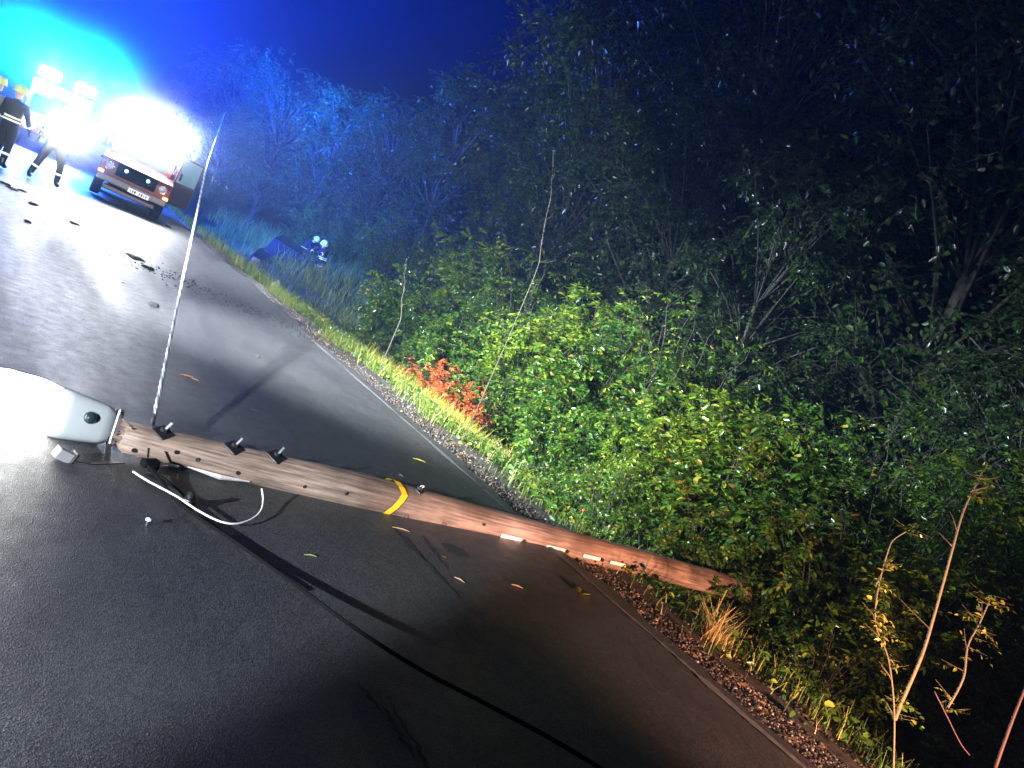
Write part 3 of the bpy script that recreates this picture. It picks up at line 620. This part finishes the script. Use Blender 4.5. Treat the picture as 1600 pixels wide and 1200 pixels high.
tag(MB().tube(wc, .0052, 8).build('white_wire', mat('white_insulation', (.72, .68, .62), .45), smooth=True), 'pale insulated wire curling in a loop beside the fallen pole', 'wire')
# twisted overhead service cable rising from the pole top
P0 = gp(238, 662, .1); P0 = dp(238, 664, math.hypot(P0.x, P0.y)); Pm = dp(326, 250, 15); Pe = dp(352, 175, 34)
path = curve_pts([P0, P0.lerp(Pm, .33) - Vector((0, 0, .03)), P0.lerp(Pm, .66) - Vector((0, 0, .03)), Pm, Pm.lerp(Pe, .5) - Vector((0, 0, .05)), Pe], 60)
tc_ = thing('twisted_cable', P0, 'light twisted overhead cable rising steeply from the pole top into the dark', 'cable')
for s_ in range(3):
    pts = []; dist = 0; prev = path[0]
    for p in path:
        dist += (p - prev).length; prev = p; d_ = (Pm - P0).normalized(); a_ = d_.cross(Vector((0, 0, 1))).normalized(); b_ = a_.cross(d_)
        ph = dist / .30 * 2 * math.pi + s_ * 2.094; pts.append(p - P0 + (a_ * math.cos(ph) + b_ * math.sin(ph)) * .0075)
    MB().tube(pts, .0065, 6).build('strand', mat('cable_strand', (.6, .6, .62), .4) if s_ else mat('grey_strand', (.2, .2, .21), .5), tc_, smooth=True)

# small broken pieces on the road
jb = thing('broken_bracket', gp(95, 720, 0), 'small broken grey plastic box with a loose wire near the lamp glow', 'broken bracket', rz=.3)
MB().box((0, 0, .035), (.085, .055, .055), Matrix.Rotation(.35, 3, 'Y')).build('box_body', mat('grey_plastic', (.25, .23, .24), .5), jb, .006)
MB().box((.045, -.01, .03), (.012, .06, .06), Matrix.Rotation(.35, 3, 'Y')).build('box_lid', DMETAL, jb, .004)
MB().tube([(.05, -.01, .01), (.14, -.03, .008), (.22, -.01, .008), (.33, .02, .008)], .0025, 5).build('loose_wire', BLACK, jb)
sc_ = thing('bolt_on_road', gp(228, 822, 0), 'single pale bolt standing on the road below the cable clamp', 'bolt')
MB().lathe([(.005, 0), (.005, .03)], 8).build('threaded_shank', METAL, sc_); MB().lathe([(.013, .03), (.013, .038), (.004, .042)], 8).build('bolt_head', WHITEP, sc_)
def splinter(px, py, L, a, lab, m=None, r=.005, name='wood_splinter', cat='splinter', grp='splinters and twigs on the road'):
    c = gp(px, py, .012); d = Vector((math.cos(a), math.sin(a), 0)) * L / 2
    tag(MB().tube([c - d, c + Vector((.004, .004, .003)), c + d], [r * .5, r, r * .4], 5).build(name, m or STRAWM), lab, cat, grp)
STRAWM = mat('fresh_split_wood', (.3, .18, .10), .6)
ORM = mat('orange_plastic', (.6, .2, .08), .5)
splinter(292, 587, .12, .2, 'short orange splinter on the road right of the twisted cable', ORM)
splinter(305, 593, .06, -.4, 'tiny pale splinter at the end of the orange one')
splinter(655, 719, .12, -.3, 'yellow stalk lying between the pole and the road edge', mat('yellow_stalk', (.5, .42, .06), .6), .006)
splinter(710, 700, .05, .4, 'small pale chip lying near the road edge above the pole')
splinter(403, 556, .10, 1.2, 'light thin twig on the far road left of the verge')
splinter(485, 868, .07, .0, 'faint green stalk on the dark road below the pole', mat('green_stalk', (.2, .25, .06), .6), .004)
splinter(808, 916, .08, -.4, 'thin pale twig below the pole near the road edge')
splinter(718, 906, .07, -.9, 'brown splinter on the road below the yellow tape')
splinter(627, 827, .12, -.2, 'long broken splinter right below the yellow tape', None, .005)
def fallen_leaf(px, py, L, a, m, lab, lift=.02):
    c = gp(px, py, .012); rgn = np.random.default_rng(int(px)); k = 3 if L > .08 else 1
    P = np.repeat(np.array([c]), k, 0); D = np.array([[math.cos(a + q * .5), math.sin(a + q * .5), .1] for q in range(k)])
    V, Q = leaf_geo(P, D, np.array([[0, 0, 1.]] * k) + rgn.normal(0, .3, (k, 3)), np.full(k, L), np.full(k, L * .45)); V[:, 2] = np.maximum(V[:, 2], .008)
    tag(link('fallen_leaf', np_mesh('leaf', V, Q), m), lab, 'leaf', 'fallen leaves on the road')
fallen_leaf(905, 928, .13, .2, LEAFY, 'yellow leaf spray on the brown road near the verge below the pole')
fallen_leaf(790, 870, .04, 1.2, LEAFB, 'small tan leaf just below the pole')
fallen_leaf(763, 918, .03, .4, LEAFB, 'tiny pale leaf on the dark road')
fallen_leaf(630, 745, .05, 2.2, LEAFB, 'pale leaf above the pole behind the yellow tape')
fallen_leaf(698, 872, .035, 2.8, LEAFB, 'pale dry leaf beside the dark scrape below the pole')
rg = random.Random(77)
for q in range(26):
    px, py = rg.uniform(60, 760), rg.uniform(420, 720)
    c = gp(px, py)
    if c.x > 3.9 or c.x < .2 or (py > 640 and px < 300): continue
    V, Q = leaf_geo(np.array([[c.x, c.y, .012]]), np.array([[rg.uniform(-1, 1), rg.uniform(-1, 1), .1]]), np.array([[.2, .1, 1.]]), np.array([rg.uniform(.02, .06)]), np.array([rg.uniform(.01, .03)]))
    tag(link('road_leaf', np_mesh('leaf', V, Q), LEAFB), 'tiny dry leaf or wood chip scattered on the road above the pole', 'leaf', 'tiny leaves scattered on the road')

# ------------------------------------------------------------------ near plants at the right
def stalk(name, pix, dist, r0_, r1_, m, root):
    pts = [dp(x, y, dist + k * .04) for k, (x, y) in enumerate(pix)]; pts = curve_pts(pts, 5); n_ = len(pts)
    return MB().tube([p - root.location for p in pts], [r0_ + (r1_ - r0_) * k / (n_ - 1) for k in range(n_)], 7).build(name, m, root, smooth=True), pts
def sprig_leaves(root, pts, n_, ll, m, seed, name='foliage', asp=.5, len_=.14):
    rgn = np.random.default_rng(seed); P = np.array([p - root.location for p in pts]); idx = rgn.integers(0, len(P), n_)
    D = rgn.normal(0, 1, (n_, 3)); D[:, 2] = np.abs(D[:, 2]) * .5
    V, Q = twig_leaves(rgn, P[idx], nrm(D), rgn.uniform(.5, 1.2, n_) * len_, 5, ll, asp=asp); link(name, np_mesh('f', V, Q), m, root)
    link('twigs', np_mesh('t', *sticks(P[idx], P[idx] + nrm(D) * len_ * .9, np.full(n_, .002), np.full(n_, .001))), BARKL, root)
D_ = 5.6
sap = thing('broken_sapling', dp(1398, 1120, D_), 'bare pale leaning sapling with torn reddish bark at its foot', 'sapling')
ORB = mat('torn_bark', (.35, .14, .05), .7, noise=30, bump=.8)
_, p1 = stalk('trunk', [(1398, 1125), (1412, 1090), (1440, 1025), (1460, 960), (1485, 870), (1505, 800), (1530, 748)], D_, .013, .005, BARKL, sap)
stalk('torn_bark', [(1404, 1106), (1420, 1072), (1441, 1023)], D_ - .025, 0.011, .008, ORB, sap)
for pix in ([(1530, 748), (1548, 748), (1562, 745)], [(1530, 748), (1510, 738)], [(1516, 768), (1545, 760)], [(1496, 835), (1490, 812), (1483, 798)], [(1487, 853), (1465, 830)], [(1455, 985), (1430, 960), (1405, 935)]):
    stalk('branch', pix, D_, .004, .0015, BARKL, sap)
sprig_leaves(sap, p1[-4:], 7, .06, LEAF2, 3)
sprig_leaves(sap, p1[:5], 12, .05, LEAF2, 4, 'base_leaves')
y2 = thing('leafy_stalk', dp(1396, 1195, D_ - .3), 'thin upright stalk with curled yellow green leaves left of the bare sapling', 'plant')
_, p2 = stalk('stem', [(1396, 1200), (1397, 1110), (1388, 1030), (1368, 975), (1372, 920), (1388, 860), (1398, 842), (1425, 826)], D_ - .3, .006, .003, BARKL, y2)
sprig_leaves(y2, p2[8:24], 26, .05, LEAFY, 6, len_=.12); sprig_leaves(y2, p2[-5:], 6, .05, LEAF, 7, 'tip_leaves')
y3 = thing('leafy_stalk', dp(1490, 1100, D_ + .2), 'leaning grey twig with yellow green leaves right of the bare sapling', 'plant')
_, p3 = stalk('stem', [(1478, 1110), (1505, 1060), (1512, 1010), (1530, 975), (1550, 930)], D_ + .2, .008, .004, BARKL, y3)
sprig_leaves(y3, p3, 26, .055, LEAFY, 9, len_=.16)
y4 = thing('bare_branch', dp(1560, 1190, D_), 'dark reddish bare branch slanting in the lower right corner', 'branch')
stalk('stem', [(1555, 1200), (1580, 1130), (1600, 1080), (1620, 1030)], D_, .010, .006, mat('red_bark', (.07, .03, .02), .7), y4)
y5 = thing('bare_branch', dp(1460, 1080, D_), 'thin reddish bramble cane right of the sapling foot', 'branch')
stalk('stem', [(1460, 1080), (1480, 1120), (1500, 1160), (1515, 1180)], D_, .004, .003, mat('red_cane', (.09, .035, .035), .7), y5)
dg = thing('dry_grass_tuft', gpos(*gp(1110, 1010, -.15).xy), 'tuft of straw coloured dry grass on the slope below the pole', 'grass tuft')
rgn = np.random.default_rng(2); n_ = 110; X = rgn.normal(0, .06, n_); Y = rgn.normal(0, .06, n_); Vb, Qb = blades(rgn, X + dg.location.x, Y + dg.location.y, .12, .38, .004, lean=.9)
link('dry_blades', np_mesh('b', Vb - np.array(dg.location), Qb), STRAW, dg)
tg = thing('tall_stem', gpos(*gp(1105, 985, -.15).xy), 'single thin upright yellow stem above the dry grass tuft', 'plant stem')
MB().tube([(0, 0, 0), (.01, .01, .2), (.0, .0, .42)], .004, 5).build('stem', STRAWM, tg)
for q, (px, py, h_, lab) in enumerate([(1268, 1110, .18, 'small pale weed sprout near the gravel at the bottom'), (1415, 1180, .15, 'low green sprout at the bottom edge'), (905, 800, .25, 'thin stem with a red flower head behind the pole'), (950, 815, .22, 'thin stem with a brown dry head behind the pole')]):
    c = gp(px, py + 10, -.12); w_ = thing('weed', gpos(c.x, c.y), lab, 'weed'); MB().tube([(0, 0, 0), (.01, 0, h_)], .003, 5).build('stem', mat('weed_stem', (.12, .16, .05), .6), w_)
    if q > 1: MB().lathe([(.002, 0), (.016, .01), (.014, .03), (.002, .04)], 8, 'Z', (.01, 0, h_ - .01)).build('flower_head', mat('flower_red' if q == 2 else 'flower_brown', (.5, .05, .03) if q == 2 else (.3, .18, .08), .6), w_)
    else: Vb, Qb = blades(np.random.default_rng(q), np.random.default_rng(q).normal(c.x, .03, 16), np.random.default_rng(q + 9).normal(c.y, .03, 16), .06, .15, .004); link('leaf_blades', np_mesh('b', Vb - np.array(w_.location), Qb), GRASS, w_)

# ------------------------------------------------------------------ off-road fire service car
car = thing('fire_service_car', CAR, 'red off-road car at the road edge with blazing white lights and open door', 'car', rz=CAR_RZ)
car.rotation_euler = (0, rad(2.5), CAR_RZ); car.scale = (.88,) * 3
def arch(cy, r, n=9): return [(cy - r * math.cos(math.pi * k / (n - 1)), .48 + r * math.sin(math.pi * k / (n - 1))) for k in range(n)]
prof = [(0.02, .48), (0.0, .9), (.06, 1.06), (1.2, 1.16), (4.2, 1.16), (4.25, .48)] + arch(3.35, .45)[::-1] + arch(.75, .45)[::-1]
MB().prism(prof, -.88, .88).build('body', REDP, car, .03)
MB().prism([(.08, 1.05), (1.18, 1.155), (1.18, 1.19), (.14, 1.10)], -.70, .70).build('bonnet', REDP, car, .015)
cab = MB(); 
MB().prism([(1.2, 1.16), (1.62, 1.86), (1.75, 1.9), (4.15, 1.9), (4.2, 1.16)], -.80, .80).build('cab', REDP, car, .03)
MB().add([(-.70, 1.255, 1.24), (.70, 1.255, 1.24), (.66, 1.60, 1.82), (-.66, 1.60, 1.82), (-.70, 1.235, 1.25), (.70, 1.235, 1.25), (.66, 1.58, 1.83), (-.66, 1.58, 1.83)], [(0, 1, 2, 3), (7, 6, 5, 4), (0, 4, 5, 1), (1, 5, 6, 2), (2, 6, 7, 3), (3, 7, 4, 0)]).build('windscreen', GLASS, car)
for sx in (-1, 1):
    MB().box((sx * .803, 3.2, 1.52), (.012, 1.5, .48)).build('side_window', GLASS, car, .01)
    if sx < 0: MB().box((-.803, 1.98, 1.5), (.012, .7, .5)).build('side_window', GLASS, car, .01)
    for cy in (.75, 3.35):
        w_ = thing('wheel', (0, 0, 0), None, None); w_.parent = car; w_.location = (sx * .76, cy, .37)
        MB().lathe([(.22, -.12), (.33, -.12), (.37, -.09), (.37, .09), (.33, .12), (.22, .12)], 28, 'X').build('tyre', BLACK, w_, smooth=False)
        MB().lathe([(.05, sx * .10), (.10, sx * .115), (.20, sx * .07), (.23, sx * .12), (.23, -sx * .1), (.05, -sx * .1)], 20, 'X').build('rim', METAL, w_)
    h = thing('headlight', (0, 0, 0), None, None); h.parent = car; h.location = (sx * .66, -.01, .86)
    MB().lathe([(.105, .03), (.115, -.015), (.098, -.03), (.095, -.012)], 24, 'Y').build('bezel', CHROME, h)
    MB().lathe([(.09, .0), (.09, -.02), (.06, -.035), (.001, -.04)], 24, 'Y').build('lens', HLENS, h, smooth=True)
    MB().box((sx * .80, -.02, .66), (.13, .06, .075)).build('indicator', LENSA, car, .012)
    MB().lathe([(.045, 0), (.045, -.03), (.02, -.045)], 16, 'Y', (sx * .27, -.02, .90)).build('strobe_light', LENSG, car, smooth=True)
    MB().box((sx * .98, 1.42, 1.33), (.16, .06, .22)).build('wing_mirror', BLACK, car, .03)
    MB().box((sx * .55, -.13, .54), (.22, .03, .07)).build('fog_lamp', DMETAL, car, .01)
    MB().box((sx * .9, .75, .98), (.07, 1.02, .05)).build('wheel_arch_lip', BLACK, car, .015)
MB().box((0, -.08, .54), (1.72, .14, .17)).build('bumper', mat('bumper_grey', (.12, .12, .13), .5), car, .03)
gr = MB()
for k in range(5): gr.box((0, -.012, .74 + k * .06), (.92, .03, .022))
gr.box((0, .0, .86), (.98, .012, .34)); gr.build('grille', BLACK, car, .004)
MB().box((.18, -.17, .50), (.52, .012, .115)).build('number_plate', mat('plate_white', (.75, .75, .72), .4), car, .004)
ltr = MB()
for k in range(8):
    if k != 3: ltr.box((-.02 + k * .055, -.1775, .50), (.012 + .012 * (k % 3), .002, .06))
ltr.build('plate_characters', BLACK, car)
MB().box((0, .1, .33), (1.3, .3, .12)).build('skid_plate', DMETAL, car, .02)
MB().box((0, 2.1, .42), (1.1, 3.6, .12)).build('chassis', BLACK, car)
dr = thing('open_door', (0, 0, 0), None, None); dr.parent = car; dr.location = (.90, 1.28, .5); dr.rotation_euler = (0, 0, rad(-40))
MB().box((0, .5, .33), (.05, .98, .66)).build('door_panel', REDP, dr, .02)
fr = MB(); fr.box((0, .03, 1.0), (.04, .06, .72)).box((0, .97, 1.0), (.04, .06, .72)).box((0, .5, 1.37), (.04, 1.0, .06)); fr.build('window_frame', REDP, dr, .012)
MB().box((0, .5, 1.0), (.01, .88, .68)).build('window_pane', mat('clear_pane', (.25, .5, .6), .1, spec=.8), dr)
lb = thing('work_light_bar', (0, 0, 0), None, None); lb.parent = car; lb.location = (0, 1.5, 1.98)
MB().box((0, .12, .0), (1.7, .12, .06)).build('bar', BLACK, lb, .01)
GLARE = mat('glare_glow', (.9, .9, .9), .3, emit=(.93, .97, 1), es=150)
n_ = 24; prf = [(max(.001, .50 * math.sin(math.pi * k / 16)) ** 1, -.98 * math.cos(math.pi * k / 16)) for k in range(17)]
MB().lathe(prf, n_, 'X', (0, .0, .12)).build('glare_ellipsoid', GLARE, lb, smooth=True)  # glowing ellipsoid added to imitate the glare over windscreen and roof lights
for sx in (-.95, .95): MB().tube([(sx * .9, -.1, -.6), (sx * .9, .1, .5)], .02, 8).build('rack_tube', BLACK, lb)

# ------------------------------------------------------------------ van behind with beacons
van = thing('fire_service_van', VAN, 'dark van farther back with a blazing blue light bar and dazzling headlights', 'van'); van.scale = (.88,) * 3
MB().prism([(0, .35), (-.02, .85), (.55, 1.15), (1.15, 1.95), (1.4, 2.3), (4.9, 2.35), (4.95, .4)] + arch(3.9, .42)[::-1] + arch(.9, .42)[::-1], -.95, .95).build('body', mat('van_red', (.35, .03, .03), .35), van, .05)
MB().add([(-.82, .60, 1.22), (.82, .60, 1.22), (.78, 1.10, 1.92), (-.78, 1.10, 1.92), (-.82, .58, 1.24), (.82, .58, 1.24), (.78, 1.08, 1.94), (-.78, 1.08, 1.94)], [(0, 1, 2, 3), (7, 6, 5, 4), (0, 4, 5, 1), (1, 5, 6, 2), (2, 6, 7, 3), (3, 7, 4, 0)]).build('windscreen', GLASS, van)
for sx in (-1, 1):
    for cy in (.9, 3.9):
        w_ = thing('wheel', (0, 0, 0), None, None); w_.parent = van; w_.location = (sx * .84, cy, .34)
        MB().lathe([(.2, -.11), (.34, -.09), (.34, .09), (.2, .11)], 24, 'X').build('tyre', BLACK, w_)
        MB().lathe([(.05, sx * .1), (.2, sx * .08), (.2, -sx * .1)], 16, 'X').build('rim', METAL, w_)
    MB().lathe([(.19, .03), (.20, -.02), (.12, -.05), (.001, -.06)], 20, 'Y', (sx * .66, -.03, .82)).build('headlight', LENSW, van, smooth=True)
    MB().box((sx * .55, .9, 2.58), (.66, .3, .34)).build('beacon', LENSB, van, .1)
    MB().box((sx * 1.08, 1.0, 1.45), (.14, .08, .3)).build('wing_mirror', BLACK, van, .03)
MB().box((0, -.05, .45), (1.8, .14, .25)).build('bumper', BLACK, van, .04)
MB().box((0, -.03, .8), (.8, .03, .22)).build('grille', BLACK, van, .01)

# ------------------------------------------------------------------ crashed car in the ditch
cc = thing('crashed_car', gi(425, 414, -.8), 'dark wrecked hatchback lying in the ditch behind the grass', 'car')
cc.rotation_euler = (rad(4), rad(9), rad(-25))
MB().prism([(0, .3), (-.02, .62), (.2, .8), (.95, .9), (3.9, .95), (4.0, .35)] + arch(3.2, .36, 7)[::-1] + arch(.8, .36, 7)[::-1], -.85, .85).build('body', DARKP, cc, .06)
MB().prism([(.9, .9), (1.6, 1.38), (3.0, 1.42), (3.85, .94)], -.72, .72).build('cab', GLASS, cc, .04)
MB().prism([(1.55, 1.385), (1.7, 1.43), (2.95, 1.46), (3.05, 1.42)], -.70, .70).build('roof', DARKP, cc, .02)
for sx in (-1, 1):
    for cy in (.8, 3.2):
        MB().lathe([(.18, -.1), (.31, -.09), (.31, .09), (.18, .1)], 20, 'X', (sx * .76, cy, .31)).build('wheel', BLACK, cc)
    MB().box((sx * .62, .02, .66), (.3, .08, .13)).build('headlight', HLENS, cc, .03)
    MB().box((sx * .66, 3.98, .78), (.26, .06, .14)).build('tail_light', mat('red_lens', (.5, .02, .02), .2), cc, .02)
MB().box((0, -.04, .42), (1.6, .1, .16)).build('bumper', mat('bent_bumper', (.06, .07, .09), .4), cc, .03)

# ------------------------------------------------------------------ people
def skin_mesh(verts, edges, radii, name, levels=2):
    me = bpy.data.meshes.new(name); me.from_pydata([tuple(v) for v in verts], edges, []); o = bpy.data.objects.new(name, me); COL.objects.link(o)
    sk = o.modifiers.new('skin', 'SKIN'); lay = me.skin_vertices[0].data
    for i, r in enumerate(radii): lay[i].radius = (r, r) if not isinstance(r, tuple) else r
    lay[0].use_root = True
    ss = o.modifiers.new('sub', 'SUBSURF'); ss.levels = levels; ss.render_levels = levels
    dg_ = bpy.context.evaluated_depsgraph_get(); dg_.update(); me2 = bpy.data.meshes.new_from_object(o.evaluated_get(dg_)); bpy.data.objects.remove(o); return me2
def person(loc, rz, label, J, group='firefighters', helmet=HELM):
    """J: joints in metres; x across, -y forward"""
    root = thing('person', loc, label, 'person', group, rz); root.scale = (.87,) * 3
    nm = list(J); idx = {k: i for i, k in enumerate(nm)}
    RD = dict(pelvis=(.17, .13), waist=(.155, .12), chest=(.185, .135), neckb=.085, neck=.06, head=.095, crown=.085, nose=.03,
              lsh=.085, rsh=.085, lel=.062, rel=.062, lwr=.045, rwr=.045, lhip=.12, rhip=.12, lkn=.088, rkn=.088, lan=.07, ran=.07, lto=.05, rto=.05)
    E_ = [('pelvis', 'waist'), ('waist', 'chest'), ('chest', 'neckb'), ('neckb', 'neck'), ('neck', 'head'), ('head', 'crown'), ('chest', 'lsh'), ('lsh', 'lel'), ('lel', 'lwr'),
          ('chest', 'rsh'), ('rsh', 'rel'), ('rel', 'rwr'), ('pelvis', 'lhip'), ('lhip', 'lkn'), ('lkn', 'lan'), ('lan', 'lto'), ('pelvis', 'rhip'), ('rhip', 'rkn'), ('rkn', 'ran'), ('ran', 'rto')]
    me = skin_mesh([J[k] for k in nm], [(idx[a], idx[b]) for a, b in E_], [RD[k] for k in nm], 'body')
    o = link('body', me, [TURN, SKIN, BOOT], root, True)
    hz = Vector(J['neck'])
    for p in me.polygons:
        c = p.center
        if (c - Vector(J['head'])).length < .15 and c.z > hz.z - .03: p.material_index = 1
        elif min((c - Vector(J['lto'])).length, (c - Vector(J['rto'])).length, (c - Vector(J['lan'])).length, (c - Vector(J['ran'])).length) < .14: p.material_index = 2
    up = (Vector(J['crown']) - Vector(J['neck'])).normalized(); q = up.to_track_quat('Z', 'Y').to_matrix()
    hd = Vector(J['crown'])
    mb = MB().lathe([(.16, -.03), (.165, -.045), (.135, -.035), (.135, .03), (.115, .085), (.07, .12), (.001, .13)], 20)
    mb.v = [tuple(q @ Vector(v) + hd) for v in mb.v]; mb.build('helmet', helmet, root, smooth=True)
    def band(a, b, t, r, w=.05):
        A_, B_ = Vector(J[a]), Vector(J[b]); c = A_.lerp(B_, t); d = (B_ - A_).normalized(); MB().tube([c - d * w / 2, c + d * w / 2], r, 14, cap=False).build('reflective_band', BAND, root, smooth=True)
    band('lkn', 'lan', .45, .098); band('rkn', 'ran', .45, .098); band('lel', 'lwr', .4, .068); band('rel', 'rwr', .4, .068)
    for t, z in ((.5, .185), (.95, .19)):
        c = Vector(J['pelvis']).lerp(Vector(J['waist']), t); mb = MB().tube([c - Vector((0, 0, .02)), c + Vector((0, 0, .02))], 1, 20, cap=False); mb.v = [((x - c.x) * z + c.x, (y - c.y) * z * .82 + c.y, z_) for x, y, z_ in mb.v]; mb.build('reflective_band', BAND, root, smooth=True)
    for s in ('l', 'r'):
        w_ = Vector(J[s + 'wr']); d = (w_ - Vector(J[s + 'el'])).normalized(); sx = 1 if s == 'l' else -1; side = Vector((0, 1, 0)).cross(d).normalized() if abs(d.y) < .9 else Vector((1, 0, 0)); side = d.cross(Vector((1, 0, 0))).normalized()
        vs = [w_, w_ + d * .085]; ed = [(0, 1)]; rr = [(.028, .022), (.036, .018)]
        for k in range(4):
            L = (.072, .082, .076, .06)[k]; b_ = w_ + d * .09 + side * (k - 1.5) * .020; n_ = len(vs)
            vs += [b_, b_ + d * L * .55, b_ + d * L * .9 + Vector((-sx * .02, 0, 0))]; ed += [(1, n_), (n_, n_ + 1), (n_ + 1, n_ + 2)]; rr += [.0105, .010, .008]
        n_ = len(vs); vs += [w_ + d * .03 + side * .035, w_ + d * .075 + side * .06]; ed += [(0, n_), (n_, n_ + 1)]; rr += [.012, .010]
        link('glove', skin_mesh(vs, ed, rr, 'glove', 1), BOOT, root, True)
    return root
def stand(dx=0, step=.12, lean=0, arm=.1, bend=0):
    return dict(pelvis=(0, 0, .98), waist=(0, -.02 * bend, 1.14), chest=(lean * .5, -.16 * bend, 1.36), neckb=(lean * .7, -.26 * bend, 1.50), neck=(lean * .75, -.30 * bend, 1.56), head=(lean * .8, -.38 * bend - .01, 1.66), crown=(lean * .82, -.40 * bend, 1.735),
        lsh=(.21 + lean * .5, -.2 * bend, 1.43), lel=(.28 + arm * .3, -.05 - .25 * bend, 1.16), lwr=(.22 + arm, -.24 - .3 * bend, 1.0), rsh=(-.21 + lean * .5, -.2 * bend, 1.43), rel=(-.29 - arm * .3, -.04 - .2 * bend, 1.15), rwr=(-.24 - arm, -.2 - .3 * bend, .98),
        lhip=(.10, 0, .90), lkn=(.13 + dx, -.03 - step * .3, .50), lan=(.16 + dx, -step * .2, .10), lto=(.18 + dx, -.16 - step * .2, .05), rhip=(-.10, 0, .90), rkn=(-.14 - dx * .5, -.02 + step * .3, .50), ran=(-.18 - dx, step * .6, .10), rto=(-.20 - dx, -.16 + step * .6, .05))
person(Vector((.12, 18.3, 0)), rad(150), 'firefighter with pale yellow helmet and dark striped gear at the left edge, seen from behind', stand(.0, .25, .05, .06))
person(Vector((.92, 18.5, 0)), rad(10), 'firefighter in dark gear standing with legs apart in front of the dazzling headlights', stand(.10, .1, 0, .15))
person(Vector((-.25, 18.9, 0)), rad(60), 'firefighter half cut off by the left edge of the photo', stand(.02, .2, -.03, .1))
def crouch(a=0):
    return dict(pelvis=(0, .12, .46), waist=(0, .05, .62), chest=(.02, -.12, .82), neckb=(.03, -.22, .95), neck=(.03, -.26, 1.01), head=(.03 + a, -.33, 1.10), crown=(.03 + a, -.36, 1.175),
        lsh=(.22, -.16, .90), lel=(.27, -.42, .78), lwr=(.16, -.62, .70), rsh=(-.18, -.16, .90), rel=(-.25, -.40, .72), rwr=(-.14, -.60, .60),
        lhip=(.11, .08, .42), lkn=(.18, -.32, .46), lan=(.18, -.10, .10), lto=(.19, -.27, .05), rhip=(-.11, .08, .42), rkn=(-.20, -.26, .20), ran=(-.18, .18, .10), rto=(-.18, .04, .04))
person(gi(468, 408), rad(40), 'crouching firefighter beside the wrecked car, the left one of the two in the ditch', crouch(), 'firefighters in the ditch')
person(gi(494, 424), rad(-50), 'crouching firefighter turned to the left, the right one of the two in the ditch', crouch(.05), 'firefighters in the ditch')
hl = thing('glare_lamp', (.97, 18.2, 1.12), 'added bright lamp for the glare in front of the standing firefighter', 'lamp'); hl.scale = (.88,) * 3  # added emitter imitating the glare that covers the torso
MB().lathe([(.16, .12), (.22, .04), (.25, .0), (.22, .0)], 24, 'Y').build('lamp_case', BLACK, hl)
MB().lathe([(.24, -.005), (.24, -.03), (.15, -.06), (.001, -.07)], 24, 'Y').build('lamp_lens', mat('glare_lens', (.9, .9, .9), .3, emit=(.93, .97, 1), es=170), hl, smooth=True)
MB().tube([(-.1, .08, .12), (-.1, .08, .2), (.1, .08, .2), (.1, .08, .12)], .012, 6).build('handle', BLACK, hl)

# ------------------------------------------------------------------ night mist and added glare volumes
hz = MB().box((0, 0, 9), (900, 900, 26)).build('haze', None); tag(hz, 'thin night mist glowing around the lamps', 'haze', kind='stuff')
hm = bpy.data.materials.new('mist'); hm.use_nodes = True; t = hm.node_tree; t.nodes.remove(t.nodes['Principled BSDF'])
pv = t.nodes.new('ShaderNodeVolumePrincipled'); pv.inputs['Color'].default_value = (.30, .52, 1, 1); pv.inputs['Density'].default_value = .0020; pv.inputs['Anisotropy'].default_value = .45
t.links.new(pv.outputs[0], t.nodes['Material Output'].inputs['Volume']); hz.data.materials.append(hm)

def glare_puff(c, r, dens, rz=0):  # local volume added to imitate lens bloom around a lamp
    mb = MB(); mb.lathe([(max(.001, math.sin(math.pi * k / 10)), -math.cos(math.pi * k / 10)) for k in range(11)], 20)
    m = bpy.data.materials.new('lamp_glare_vol'); m.use_nodes = True; t = m.node_tree; t.nodes.remove(t.nodes['Principled BSDF'])
    o = mb.build('haze', m); o.location = c; o.scale = r; o.rotation_euler = (0, 0, rz); tag(o, 'added mist volume standing in for lens glare around the lamps', 'haze', kind='stuff')
    tc = t.nodes.new('ShaderNodeTexCoord'); ln = t.nodes.new('ShaderNodeVectorMath'); ln.operation = 'LENGTH'; t.links.new(tc.outputs['Object'], ln.inputs[0])
    mr = t.nodes.new('ShaderNodeMapRange'); mr.interpolation_type = 'SMOOTHSTEP'; mr.inputs[1].default_value = 1; mr.inputs[2].default_value = 0; mr.inputs[3].default_value = 0; mr.inputs[4].default_value = 1
    t.links.new(ln.outputs['Value'], mr.inputs[0]); pv = t.nodes.new('ShaderNodeVolumePrincipled'); pv.inputs['Color'].default_value = (.9, .95, 1, 1); pv.inputs['Anisotropy'].default_value = .5
    sq = t.nodes.new('ShaderNodeMath'); sq.operation = 'MULTIPLY'; t.links.new(mr.outputs[0], sq.inputs[0]); t.links.new(mr.outputs[0], sq.inputs[1]); dm = t.nodes.new('ShaderNodeMath'); dm.operation = 'MULTIPLY'; dm.inputs[1].default_value = dens; t.links.new(sq.outputs[0], dm.inputs[0]); t.links.new(dm.outputs[0], pv.inputs['Density']); t.links.new(pv.outputs[0], t.nodes['Material Output'].inputs['Volume'])
glare_puff(CAR + Vector((0, 1.0, 1.85)), (2.8, 2.0, 1.9), .10, CAR_RZ)
glare_puff((.95, 18.0, 1.15), (1.7, 1.3, 1.4), .30)
glare_puff(VAN + Vector((-.2, .4, 2.35)), (4.6, 2.6, 2.8), .12)
glare_puff((-.2, 4.9, .15), (.9, .75, .7), .5)
